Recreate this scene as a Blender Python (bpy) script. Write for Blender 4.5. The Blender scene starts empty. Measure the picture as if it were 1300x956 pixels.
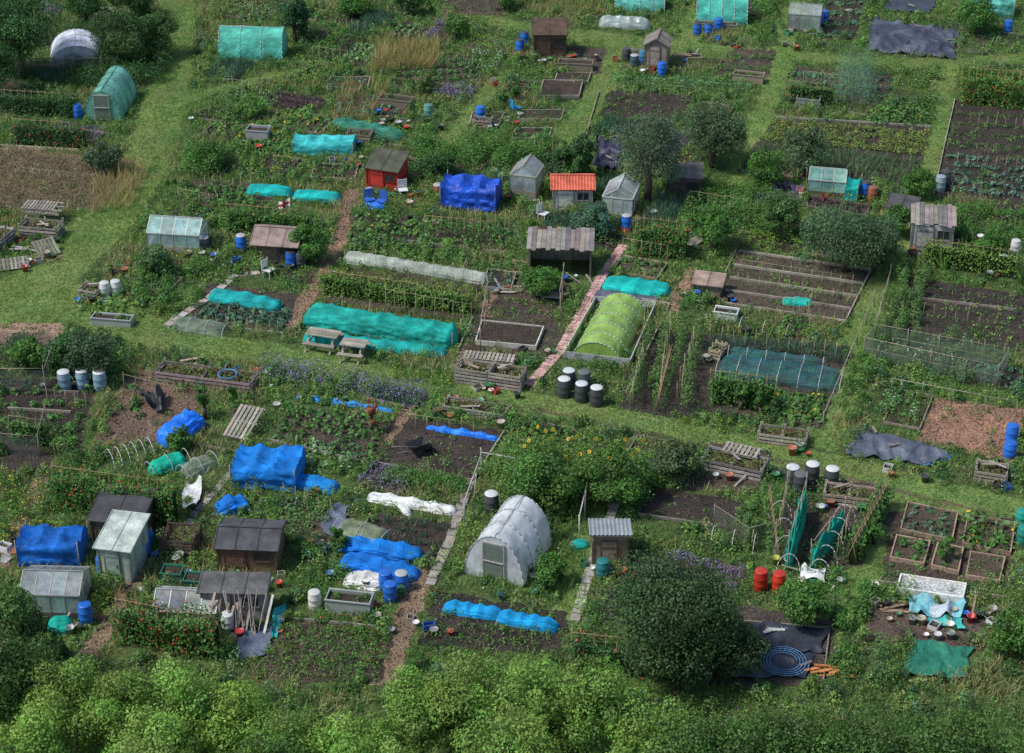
import bpy, math, random
import numpy as np
from mathutils import Vector
rng=np.random.default_rng(7); random.seed(7)
H=44.6;P=math.radians(30);F=2589.
sn,cs=math.sin(P),math.cos(P)
def G(px,py):
    dx=(px-650)/F; dy=(478-py)/F
    t=H/(sn-dy*cs)
    return (dx*t,(cs+dy*sn)*t)
def GW(pts): return np.array([G(*p) for p in pts])
def unit(a): return a/(np.linalg.norm(a,axis=-1,keepdims=True)+1e-9)
def J(c,a=.12):
    k=1+random.uniform(-a,a); return tuple(min(1,x*k*(1+random.uniform(-a,a)*.25)) for x in c)
_g=np.random.default_rng(3).random((256,256))
def vn(x,y,s,o=0):
    x=np.asarray(x)/s+500+o*17.3;y=np.asarray(y)/s+500+o*31.7
    xi=np.floor(x).astype(int);yi=np.floor(y).astype(int);fx=x-xi;fy=y-yi
    fx=fx*fx*(3-2*fx);fy=fy*fy*(3-2*fy)
    g=lambda a,b:_g[a%256,b%256]
    return (g(xi,yi)*(1-fx)+g(xi+1,yi)*fx)*(1-fy)+(g(xi,yi+1)*(1-fx)+g(xi+1,yi+1)*fx)*fy
# ---------------- materials
def mk(name,rough=.8,n1=(3,.25),n2=(25,.25),bump=None,transl=0,alpha=1,metal=0,hue=None,spec=.3,stretch=None):
    m=bpy.data.materials.new(name);m.use_nodes=True;N=m.node_tree.nodes;L=m.node_tree.links
    b=N['Principled BSDF'];out=N['Material Output']
    at=N.new('ShaderNodeAttribute');at.attribute_name='Col'
    tc=N.new('ShaderNodeTexCoord');mp=N.new('ShaderNodeMapping');L.new(tc.outputs['Object'],mp.inputs[0])
    if stretch: mp.inputs['Scale'].default_value=stretch
    cur=at.outputs['Color']
    def noise(s,det=4):
        n=N.new('ShaderNodeTexNoise');n.inputs['Scale'].default_value=s;n.inputs['Detail'].default_value=det;L.new(mp.outputs[0],n.inputs['Vector']);return n
    if hue:
        n=noise(hue[0]);r=N.new('ShaderNodeMapRange');r.inputs[1].default_value=.38;r.inputs[2].default_value=.62;L.new(n.outputs['Fac'],r.inputs[0])
        x=N.new('ShaderNodeMix');x.data_type='RGBA';x.blend_type='MULTIPLY';L.new(r.outputs[0],x.inputs[0]);L.new(cur,x.inputs[6]);x.inputs[7].default_value=(*hue[1],1);cur=x.outputs[2]
    for s,a in (n1,n2):
        if a<=0: continue
        n=noise(s);r=N.new('ShaderNodeMapRange');r.inputs[1].default_value=.3;r.inputs[2].default_value=.7
        r.inputs[3].default_value=1-a;r.inputs[4].default_value=1+a;L.new(n.outputs['Fac'],r.inputs[0])
        x=N.new('ShaderNodeVectorMath');x.operation='SCALE';L.new(cur,x.inputs[0]);L.new(r.outputs[0],x.inputs['Scale']);cur=x.outputs[0]
    L.new(cur,b.inputs['Base Color']);b.inputs['Roughness'].default_value=rough;b.inputs['Metallic'].default_value=metal
    b.inputs['Specular IOR Level'].default_value=spec
    if bump:
        n=noise(bump[0],5);bp=N.new('ShaderNodeBump');bp.inputs['Strength'].default_value=bump[1];bp.inputs['Distance'].default_value=bump[2]
        L.new(n.outputs['Fac'],bp.inputs['Height']);L.new(bp.outputs[0],b.inputs['Normal'])
    sh=b.outputs[0]
    if transl:
        t=N.new('ShaderNodeBsdfTranslucent');L.new(cur,t.inputs[0]);x=N.new('ShaderNodeMixShader');x.inputs[0].default_value=transl
        L.new(sh,x.inputs[1]);L.new(t.outputs[0],x.inputs[2]);sh=x.outputs[0]
    if alpha<1:
        t=N.new('ShaderNodeBsdfTransparent');x=N.new('ShaderNodeMixShader')
        n=noise(2.5);r=N.new('ShaderNodeMapRange');r.inputs[1].default_value=.3;r.inputs[2].default_value=.7
        r.inputs[3].default_value=max(0,alpha-.12);r.inputs[4].default_value=min(1,alpha+.12);L.new(n.outputs['Fac'],r.inputs[0]);L.new(r.outputs[0],x.inputs[0])
        L.new(t.outputs[0],x.inputs[1]);L.new(sh,x.inputs[2]);sh=x.outputs[0]
    L.new(sh,out.inputs[0]);return m
def mkleaf():
    m=bpy.data.materials.new('leaf');m.use_nodes=True;N=m.node_tree.nodes;L=m.node_tree.links;N.remove(N['Principled BSDF'])
    at=N.new('ShaderNodeAttribute');at.attribute_name='Col';d=N.new('ShaderNodeBsdfDiffuse');t=N.new('ShaderNodeBsdfTranslucent');g=N.new('ShaderNodeBsdfGlossy');g.inputs['Roughness'].default_value=.5
    L.new(at.outputs[0],d.inputs[0]);L.new(at.outputs[0],t.inputs[0]);g.inputs[0].default_value=(.8,.85,.8,1)
    x=N.new('ShaderNodeMixShader');x.inputs[0].default_value=.28;L.new(d.outputs[0],x.inputs[1]);L.new(t.outputs[0],x.inputs[2])
    y=N.new('ShaderNodeMixShader');y.inputs[0].default_value=.02;L.new(x.outputs[0],y.inputs[1]);L.new(g.outputs[0],y.inputs[2]);L.new(y.outputs[0],N['Material Output'].inputs[0]);return m
LEAF=mkleaf()
WOOD=mk('weathered_wood',.85,(2,.22),(14,.35),bump=(30,.3,.01))
PLAS=mk('plastic',.38,(2,.08),(12,.1),spec=.5)
NET=mk('netting',.75,(1.2,.22),(14,.22),bump=(5,.8,.07),transl=.2,alpha=.84)
THIN=mk('thin_netting',.7,(1.2,.2),(14,.2),transl=.2,alpha=.4)
TARP=mk('tarpaulin',.5,(1.2,.25),(9,.22),bump=(4,.9,.1),spec=.4)
POLY=mk('polythene',.3,(1,.1),(5,.09),bump=(3,.4,.04),transl=.3,alpha=.86,spec=.6)
GLASS=mk('greenhouse_glass',.12,(1,.25),(6,.2),alpha=.5,spec=.9)
METAL=mk('metal',.45,(2,.18),(12,.22),metal=.3)
FELT=mk('roof_felt',.9,(2,.35),(20,.3),bump=(40,.3,.01))
SOIL=mk('soil',.95,(1.1,.3),(9,.45),bump=(14,1,.12),hue=(.5,(1.25,1.18,1.12)))
GRASS=mk('grass_turf',.9,(.35,.22),(7,.4),bump=(22,.8,.08),hue=(.45,(1.15,1.,.85)))
STONE=mk('stone',.85,(2,.2),(14,.25),bump=(12,.4,.03))
LG_=np.array([1.46,1.62,1.45])
class MB:
    def __init__(s): s.v=[];s.l=[];s.t=[];s.m=[];s.c=[];s.n=0;s.mats=[];s.s=[]
    def add(s,V,Fc,mat,col,smooth=False):
        V=np.asarray(V,float).reshape(-1,3)
        if isinstance(Fc,np.ndarray): loops=(Fc+s.n).ravel();tot=np.full(len(Fc),Fc.shape[1])
        else: loops=np.concatenate([np.asarray(f) for f in Fc])+s.n;tot=np.array([len(f) for f in Fc])
        c=np.asarray(col,float)
        if c.ndim==1:c=np.tile(c[:3],(len(V),1))
        if mat not in s.mats:s.mats.append(mat)
        s.v.append(V);s.l.append(loops);s.t.append(tot);s.m.append(np.full(len(tot),s.mats.index(mat)));s.c.append(c);s.n+=len(V);s.s.append(np.full(len(tot),smooth))
    def box(s,o,u,v,w,col,mat=None):
        o,u,v,w=[np.array(a,float) for a in (o,u,v,w)]
        V=[o,o+u,o+u+v,o+v,o+w,o+u+w,o+u+v+w,o+v+w]
        s.add(V,np.array([[0,3,2,1],[4,5,6,7],[0,1,5,4],[1,2,6,5],[2,3,7,6],[3,0,4,7]]),mat or WOOD,col)
    def beam(s,p,q,a,b,col,mat=None):
        p=np.array(p,float);q=np.array(q,float);d=q-p
        up=np.array([0,0,1.]) if abs(d[2])<.9*np.linalg.norm(d) else np.array([1.,0,0])
        x=unit(np.cross(d,up));y=unit(np.cross(x,d))
        s.box(p-x*a/2-y*b/2,d,x*a,y*b,col,mat)
    def cyl(s,p,q,r0,r1,col,mat=None,n=8):
        p=np.array(p,float);q=np.array(q,float);d=unit(q-p);up=np.array([0,0,1.]) if abs(d[2])<.9 else np.array([1.,0,0])
        x=unit(np.cross(d,up));y=np.cross(d,x);th=np.arange(n)*2*np.pi/n
        ring=np.outer(np.cos(th),x)+np.outer(np.sin(th),y)
        V=np.vstack([p+ring*r0,q+ring*r1]);i=np.arange(n);j=(i+1)%n
        s.add(V,[tuple(f) for f in np.stack([i,j,j+n,i+n],1)]+[tuple(range(n))[::-1],tuple(range(n,2*n))],mat or WOOD,col,True)
    def lathe(s,c,prof,col,mat,n=18):
        th=np.arange(n)*2*np.pi/n;V=[]
        for k,(r,z) in enumerate(prof): V.append(np.stack([c[0]+r*np.cos(th),c[1]+r*np.sin(th),np.full(n,c[2]+z)],1))
        i=np.arange(n);j=(i+1)%n;Fs=np.vstack([np.stack([i+k*n,j+k*n,j+k*n+n,i+k*n+n],1) for k in range(len(prof)-1)])
        s.add(np.vstack(V),Fs,mat,col,True)
    def slab(s,q,th,col,mat,corr=0):
        q=[np.array(a,float) for a in q];nr=unit(np.cross(q[1]-q[0],q[3]-q[0]))
        if corr:
            W=np.linalg.norm(q[1]-q[0]);n=max(8,int(W/.038));u=np.linspace(0,1,n+1)[:,None]
            off=nr*(np.sin(np.arange(n+1)*np.pi/2)*.02)[:,None]
            A=q[0]+(q[1]-q[0])*u+off;B=q[3]+(q[2]-q[3])*u+off
            i=np.arange(n);s.add(np.vstack([A,B]),np.stack([i,i+1,i+n+2,i+n+1],1),mat,col)
            s.slab([a-nr*.05 for a in q],.02,tuple(x*.5 for x in col),mat)
        else:
            V=q+[a-nr*th for a in q]
            s.add(V,np.array([[0,1,2,3],[7,6,5,4],[0,4,5,1],[1,5,6,2],[2,6,7,3],[3,7,4,0]]),mat,col)
    def leaves(s,base,d,w,col,mat=None):
        N=len(base)
        if N==0:return
        V=np.stack([base,base+d*.45+w,base+d,base+d*.45-w],1).reshape(-1,3)
        s.add(V,np.arange(4*N).reshape(-1,4),mat or LEAF,np.clip(np.repeat(col,4,0)*LG_,0,.85))
    def fin(s,name,loc=(0,0,0),rz=0):
        if s.n==0:return None
        me=bpy.data.meshes.new(name);V=np.vstack(s.v);l=np.concatenate(s.l);t=np.concatenate(s.t)
        me.vertices.add(len(V));me.vertices.foreach_set('co',V.astype(np.float32).ravel())
        me.loops.add(len(l));me.loops.foreach_set('vertex_index',l.astype(np.int32))
        me.polygons.add(len(t));st=np.concatenate([[0],np.cumsum(t)[:-1]]);me.polygons.foreach_set('loop_start',st.astype(np.int32))
        me.polygons.foreach_set('material_index',np.concatenate(s.m).astype(np.int32))
        me.polygons.foreach_set('use_smooth',np.concatenate(s.s))
        for m in s.mats:me.materials.append(m)
        me.update(calc_edges=True)
        ca=me.color_attributes.new('Col','FLOAT_COLOR','POINT');C=np.vstack(s.c);C=np.hstack([C,np.ones((len(C),1))])
        ca.data.foreach_set('color',C.astype(np.float32).ravel())
        o=bpy.data.objects.new(name,me);o.location=loc;o.rotation_euler=(0,0,rz);bpy.context.scene.collection.objects.link(o)
        return o
# ---------------- ground use raster
RX0,RY0,RR=-50.,38.,.1
RAS=np.zeros((1000,1150),np.int8)
def pip(x,y,poly):
    ins=np.zeros(x.shape,bool);n=len(poly)
    for i in range(n):
        x1,y1=poly[i];x2,y2=poly[(i+1)%n]
        if y1==y2:continue
        c=((y1>y)!=(y2>y))&(x<(x2-x1)*(y-y1)/(y2-y1)+x1);ins^=c
    return ins
def mark(poly,lab):
    poly=np.asarray(poly);a=np.clip(((poly.min(0)-[RX0,RY0])/RR).astype(int),0,[999,1149]);b=np.clip(((poly.max(0)-[RX0,RY0])/RR).astype(int)+1,0,[999,1149])
    if (b<=a).any():return
    X,Y=np.meshgrid(np.arange(a[0],b[0])*RR+RX0,np.arange(a[1],b[1])*RR+RY0,indexing='ij')
    RAS[a[0]:b[0],a[1]:b[1]][pip(X,Y,poly)]=lab
def lab(x,y):
    i=np.clip(((x-RX0)/RR).astype(int),0,999);j=np.clip(((y-RY0)/RR).astype(int),0,1149);return RAS[i,j]
_z=[0]
def nz(): _z[0]+=1; return .004+.0003*_z[0]
def ragged(poly,step=.35,j=.09):
    out=[];n=len(poly)
    for i in range(n):
        a=poly[i];b=poly[(i+1)%n];k=max(1,int(np.hypot(*(b-a))/step))
        for t in range(k): out.append(a+(b-a)*t/k+rng.normal(0,j,2)*(1 if t else .3))
    return np.array(out)
def patch(name,pts,mat,col,l,j=.09,world=False):
    p=np.asarray(pts) if world else GW(pts);mark(p,l);r=ragged(p,j=j);z=nz();mb=MB()
    mb.add(np.hstack([r,np.full((len(r),1),z)]),[tuple(range(len(r)))],mat,col);return mb.fin(name)
def ribbon(name,pts,w,mat,col,l,j=.12):
    p=GW(pts);q=[p[0]]
    for i in range(len(p)-1):
        for t in (.33,.66,1): q.append(p[i]+(p[i+1]-p[i])*t)
    q=np.array(q);d=unit(np.gradient(q,axis=0));nn=np.stack([-d[:,1],d[:,0]],1)
    ww=(np.array(w) if not np.isscalar(w) else np.array([w]*len(p)));ww=np.interp(np.linspace(0,1,len(q)),np.linspace(0,1,len(ww)),ww)[:,None]/2
    return patch(name,np.vstack([q+nn*ww,(q-nn*ww)[::-1]]),mat,col,l,j,world=True)
# ---------------- foliage primitives
def cvar(N,col,var,K=None,idx=None):
    c=np.tile(np.array(col),(N,1))
    if idx is not None:
        c=c*(1+rng.uniform(-var,var,(K,1)))[idx];c=c*(1+rng.uniform(-.12,.12,(K,3)))[idx]
    return c*(1+rng.uniform(-var,var,(N,1)))*(1+rng.uniform(-.08,.08,(N,3)))
def orient(pos,nrm,size,ratio,rnd=.7):
    N=len(pos);nrm=unit(unit(nrm)+rng.normal(0,rnd,(N,3))*.6)
    d=unit(np.cross(nrm,rng.normal(0,1,(N,3))));w=np.cross(nrm,d);s=(size*(.6+.8*rng.random(N)))[:,None]
    return pos-d*s/2,d*s,w*s*ratio
def dome(mb,C,R,Hh,n,size,col,var=.2,ratio=.32,fl=None):
    C=np.asarray(C,float);K=len(C)
    if K==0:return
    if C.shape[1]==2:C=np.hstack([C,np.zeros((K,1))])
    R=np.broadcast_to(R,(K,));Hh=np.broadcast_to(Hh,(K,));idx=np.repeat(np.arange(K),n);N=len(idx)
    th=rng.random(N)*6.283;r=np.sqrt(rng.random(N));zz=np.sqrt(1-.95*r*r)*(.35+.65*rng.random(N)**.6)
    pos=C[idx]+np.stack([r*np.cos(th)*R[idx],r*np.sin(th)*R[idx],zz*Hh[idx]],1)
    nrm=np.stack([r*np.cos(th),r*np.sin(th),zz+.3],1)
    b,d,w=orient(pos,nrm,size,ratio)
    if np.ndim(col)==2: c=np.asarray(col)[idx]*(1+rng.uniform(-var,var,(N,1)))*(1+rng.uniform(-.1,.1,(N,3)))
    else: c=cvar(N,col,var,K,idx)
    if fl:
        m=rng.random(N)<fl[0];c[m]=np.array(fl[1])*(1+rng.uniform(-.2,.2,(m.sum(),1)));d[m]*=fl[2];w[m]*=fl[2]*1.5
    mb.leaves(b,d,w,c)
def blades(mb,C,h,n,wid,col,spread=.35,var=.2,r=.05):
    C=np.asarray(C,float);K=len(C)
    if K==0:return
    h=np.broadcast_to(h,(K,));idx=np.repeat(np.arange(K),n);N=len(idx)
    b=np.zeros((N,3));b[:,:2]=C[idx,:2]+rng.normal(0,r,(N,2))
    hh=h[idx]*(.5+.6*rng.random(N));d=np.stack([rng.normal(0,spread,N)*hh,rng.normal(0,spread,N)*hh,hh],1)
    a=rng.random(N)*3.14;w=np.stack([np.cos(a),np.sin(a),0*a],1)*wid
    c=np.asarray(col)[idx]*(1+rng.uniform(-var,var,(N,1))) if np.ndim(col)==2 else cvar(N,col,var,K,idx)
    mb.leaves(b,d,w,c)
def inpoly(poly,dens):
    poly=np.asarray(poly);a,b=poly.min(0),poly.max(0);n=int((b-a).prod()*dens)+1
    p=rng.random((n,2))*(b-a)+a;return p[pip(p[:,0],p[:,1],poly)]
def free(p,labs=(3,)):
    l=lab(p[:,0],p[:,1]);return p[~np.isin(l,labs)]
GRN=(.058,.126,.028);YG=(.12,.18,.036);DG=(.034,.078,.024);BG=(.058,.11,.075);STR=(.3,.22,.11);LG=(.1,.175,.045)
KIND={ # type,gap,R,H,n,size,col,flower
'cab':('d',.48,.27,.3,22,.2,(.07,.135,.085),None),'chard':('d',.4,.22,.35,22,.18,(.06,.13,.035),None),
'let':('d',.3,.14,.14,16,.11,(.12,.2,.045),None),'pot':('d',.38,.33,.45,70,.09,GRN,None),'potf':('d',.38,.3,.4,60,.09,(.07,.12,.03),(.04,(.5,.5,.42),.6)),
'straw':('d',.26,.19,.2,34,.08,(.07,.14,.03),(.015,(.5,.03,.02),.5)),'leek':('b',.2,0,.5,9,.018,BG,None),'oni':('b',.17,0,.3,7,.012,(.13,.16,.05),None),
'corn':('b',.3,0,1.5,16,.035,(.08,.14,.035),None),'carrot':('d',.15,.12,.25,24,.06,(.08,.16,.04),None),'seed':('d',.3,.09,.11,10,.08,(.09,.17,.04),None),
'bush':('d',.5,.5,.8,170,.1,GRN,None),'purp':('d',.35,.22,.4,50,.09,(.07,.04,.05),None),'lav':('d',.4,.38,.55,130,.06,(.09,.1,.08),(.5,(.2,.14,.34),.9)),
'flow':('d',.4,.3,.55,80,.08,GRN,(.16,(.5,.48,.5),.8)),'yel':('d',.4,.32,.6,80,.08,GRN,(.14,(.45,.32,.03),.8)),'red':('d',.4,.32,.6,90,.08,GRN,(.08,(.42,.03,.03),.8)),'pink':('d',.4,.32,.6,90,.08,GRN,(.1,(.42,.12,.3),.8)),
'squash':('d',.6,.5,.42,44,.22,(.065,.13,.035),(.02,(.6,.3,.02),.7)),'rasp':('d',.35,.3,1.2,120,.09,(.07,.12,.035),None),'dry':('d',.35,.3,.45,60,.07,(.17,.11,.08),None),'fenn':('d',.3,.25,1.2,130,.05,(.1,.15,.06),None)}
def plant(mb,kind,C,sc=1.,col=None):
    k=KIND[kind];K=len(C)
    if K==0:return
    c=col or k[6];s=sc*(.75+.5*rng.random(K))
    if k[0]=='d':dome(mb,C,k[2]*s,k[3]*s,k[4],k[5]*min(1,sc+.2),c,.22,fl=k[7])
    else:blades(mb,C,k[3]*s,k[4],k[5],c)
def crop(name,q,rows,kind,dirn='h',sc=1.,col=None,miss=.06,gap=None,world=False):
    TL,TR,BR,BL=(q if world else GW(q));mb=MB()
    if dirn=='v':TL,TR,BR,BL=BL,TL,TR,BR
    out=[]
    for i in range(rows):
        v=(i+.5)/rows;a=TL+(BL-TL)*v;b=TR+(BR-TR)*v;L=np.hypot(*(b-a));n=max(2,int(L/((gap or KIND[kind][1])*sc)))
        t=(np.arange(n)+.5)/n;p=a+(b-a)*t[:,None]+rng.normal(0,.05,(n,2));out.append(p[rng.random(n)>miss])
    p=free(np.vstack(out));plant(mb,kind,p,sc,col);return mb.fin(name)
def thicket(name,pts,kind,dens,sc=1.,col=None):
    p=free(inpoly(GW(pts),dens));mb=MB();plant(mb,kind,p,sc,col);return mb.fin(name)
def hedge(name,a,b,W,h,col=GRN,dens=420,fl=None,size=.1,canes=True,core=True):
    A=np.array(G(*a));B=np.array(G(*b));L=np.hypot(*(B-A));u=(B-A)/L;v=np.array([-u[1],u[0]]);mb=MB()
    N=int(L*W*h*dens*1.25);s=rng.random(N)*L;t=rng.uniform(-1,1,N);top=h*(.8+.28*vn(s,0*s+A[0],.5,3)+.1*rng.random(N))
    z=top*rng.random(N)**.75;wd=W/2*(.75+.4*vn(s,z,.45,5));sgn=np.sign(t);tt=sgn*(1-np.abs(t)**2.2*.7)*wd
    pos=np.zeros((N,3));pos[:,:2]=A+u*s[:,None]+v*tt[:,None];pos[:,2]=z
    nr=np.zeros((N,3));nr[:,:2]=v*sgn[:,None];nr[:,2]=.25+(z>top*.8)*2
    bb,d,w=orient(pos,nr,size,.36);c=cvar(N,col,.25)*(.78+.48*vn(s,z,.35,8))[:,None]
    if fl:
        m=rng.random(N)<fl[0];c[m]=np.array(fl[1]);d[m]*=.8;w[m]*=1.1
    mb.leaves(bb,d,w,c)
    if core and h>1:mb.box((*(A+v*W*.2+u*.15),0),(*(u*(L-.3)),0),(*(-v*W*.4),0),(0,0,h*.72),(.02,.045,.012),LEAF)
    if canes:
        for i in range(int(L/.4)+1):
            for sg in(-1,1):
                p=A+u*min(L,i*.4)+v*sg*W*.4;q=A+u*min(L,i*.4)-v*sg*.08;mb.cyl((*p,0),(*q,h*1.1),.012,.01,(.3,.22,.12),n=5)
        mb.cyl((*A,h*1.04),(*B,h*1.04),.012,.012,(.3,.22,.12),n=5)
    e=.25;mark([A+v*(W/2+e),B+v*(W/2+e),B-v*(W/2+e),A-v*(W/2+e)],3);return mb.fin(name)
def tree(name,px,py,h,R,ch,col=GRN,n=9000,leaf=.11,lumps=34,fl=None,sq=1.,trunk=True):
    x,y=G(px,py);mb=MB();cz=h-ch/2
    d=unit(rng.normal(0,1,(lumps,3)));rad=rng.random(lumps)**.4
    lc=d*rad[:,None]*np.array([R*.78,R*.78*sq,ch*.4]);lc[:,2]+=cz+.02*R
    lr=R*rng.uniform(.2,.42,lumps)*(1.15-.3*rad)
    if trunk:
        k=h*.02+.05;mb.cyl((0,0,0),(.05*R,0,max(.3,cz*.6)),k*1.4,k,(.1,.075,.055));top=np.array([.05*R,0,max(.3,cz*.6)])
        for i in range(0,lumps,3):
            mid=top+(lc[i]-top)*.5+rng.normal(0,.08,3)*R*.5;mb.cyl(top,mid,k*.7,k*.4,(.1,.075,.055),n=6);mb.cyl(mid,lc[i],k*.4,k*.12,(.1,.075,.055),n=5)
    wt=lr**2;idx=rng.choice(lumps,n,p=wt/wt.sum());dv=unit(rng.normal(0,1,(n,3))+np.array([0,0,.25]))
    rr=(.62+.45*rng.random(n)**.7);pos=lc[idx]+dv*(lr[idx]*rr)[:,None]*np.array([1,1,.8]);pos[:,2]=np.maximum(pos[:,2],.05+.1*rng.random(n))
    bb,dd,w=orient(pos,dv+np.array([0,0,.35]),leaf,.3,1.);c=cvar(n,col,.24,lumps,idx)
    if fl:
        m=rng.random(n)<fl[0];c[m]=np.array(fl[1]);dd[m]*=fl[2];w[m]*=fl[2]*1.6
    mb.leaves(bb,dd,w,c);return mb.fin(name,(x,y,0),random.random()*6)
# ---------------- structures
def frame2(a,b):
    A=np.array(G(*a));B=np.array(G(*b));d=B-A;return A,math.atan2(d[1],d[0]),float(np.hypot(*d))
def foot(A,ang,x0,x1,y0,y1,l=3):
    c,s=math.cos(ang),math.sin(ang);mark([A+np.array([x*c-y*s,x*s+y*c]) for x,y in((x0,y0),(x1,y0),(x1,y1),(x0,y1))],l)
def pots(A,ang,x0,x1,y0,y1,n):
    mb=MB();c,s=math.cos(ang),math.sin(ang)
    for i in range(n):
        x=random.uniform(x0,x1);y=random.uniform(y0,y1);X=A[0]+x*c-y*s;Y=A[1]+x*s+y*c;k=random.random()
        col=J(random.choice([(.35,.13,.07),(.04,.04,.04),(.04,.04,.04),(.05,.2,.1),(.6,.6,.58),(.02,.13,.5),(.3,.3,.3),(.4,.35,.28),(.45,.05,.04)]),.2)
        if k<.65:
            r=random.uniform(.08,.18);h=r*random.uniform(1.4,2.2);mb.lathe((X,Y,0),[(0,0),(r*.7,0),(r,h),(r*1.1,h),(r*1.1,h-.04),(r*.9,h-.04),(0,h-.06)],col,PLAS,10)
            if random.random()<.4:dome(mb,np.array([[X,Y,h-.05]]),r*1.6,.3,30,.08,GRN)
        elif k<.88:
            a=random.uniform(0,3);w_,d_,h_=random.uniform(.25,.5),random.uniform(.2,.35),random.uniform(.12,.3);u=np.array([math.cos(a),math.sin(a),0]);v=np.array([-u[1],u[0],0]);o=np.array([X,Y,0])
            for oo,uu,vv in((o,u*w_,v*.02),(o+v*d_,u*w_,v*.02),(o+v*.021,u*.02,v*(d_-.022)),(o+u*(w_-.02)+v*.021,u*.02,v*(d_-.022))):mb.box(oo,uu,vv,(0,0,h_),col,PLAS)
            mb.box(o+u*.022+v*.022,u*(w_-.044),v*(d_-.044),(0,0,h_*.6),(.06,.05,.04),SOIL)
        else:
            a=random.uniform(0,3);L=random.uniform(.5,1.1);mb.beam((X-L/2*math.cos(a),Y-L/2*math.sin(a),.04),(X+L/2*math.cos(a),Y+L/2*math.sin(a),random.uniform(.05,.4)),.08,.025,J(random.choice([(.26,.23,.19),(.3,.27,.22),(.2,.14,.09)]),.2))
    mb.fin('garden_pots_and_oddments')
def boards(mb,o,u,v,W,Hf,bw,col,th=.02,vert=False):
    o=np.array(o,float);u=np.array(u,float);nrm=np.cross(u,[0,0,1.])
    if vert:
        n=max(1,round(W/bw));w=W/n
        for i in range(n):
            hh=min(Hf(i*w),Hf((i+1)*w));hm=Hf((i+.5)*w)
            mb.box(o+u*(i*w),u*(w-.008),-nrm*th,(0,0,max(hh,.8*hm)),J(col,.2))
    else:
        hm=max(Hf(x) for x in np.linspace(0,W,9));n=max(1,round(hm/bw));w=hm/n
        for i in range(n):
            zz=(i+.5)*w;xs=[x for x in np.linspace(0,W,41) if Hf(x)>=zz-1e-6]
            if not xs:continue
            x0,x1=min(xs),max(xs)
            if x1-x0<.05:continue
            mb.box(o+u*x0+np.array([0,0,i*w]),u*(x1-x0),-nrm*(th+.004*(i%2)),(0,0,w-.006),J(col,.2))
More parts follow.
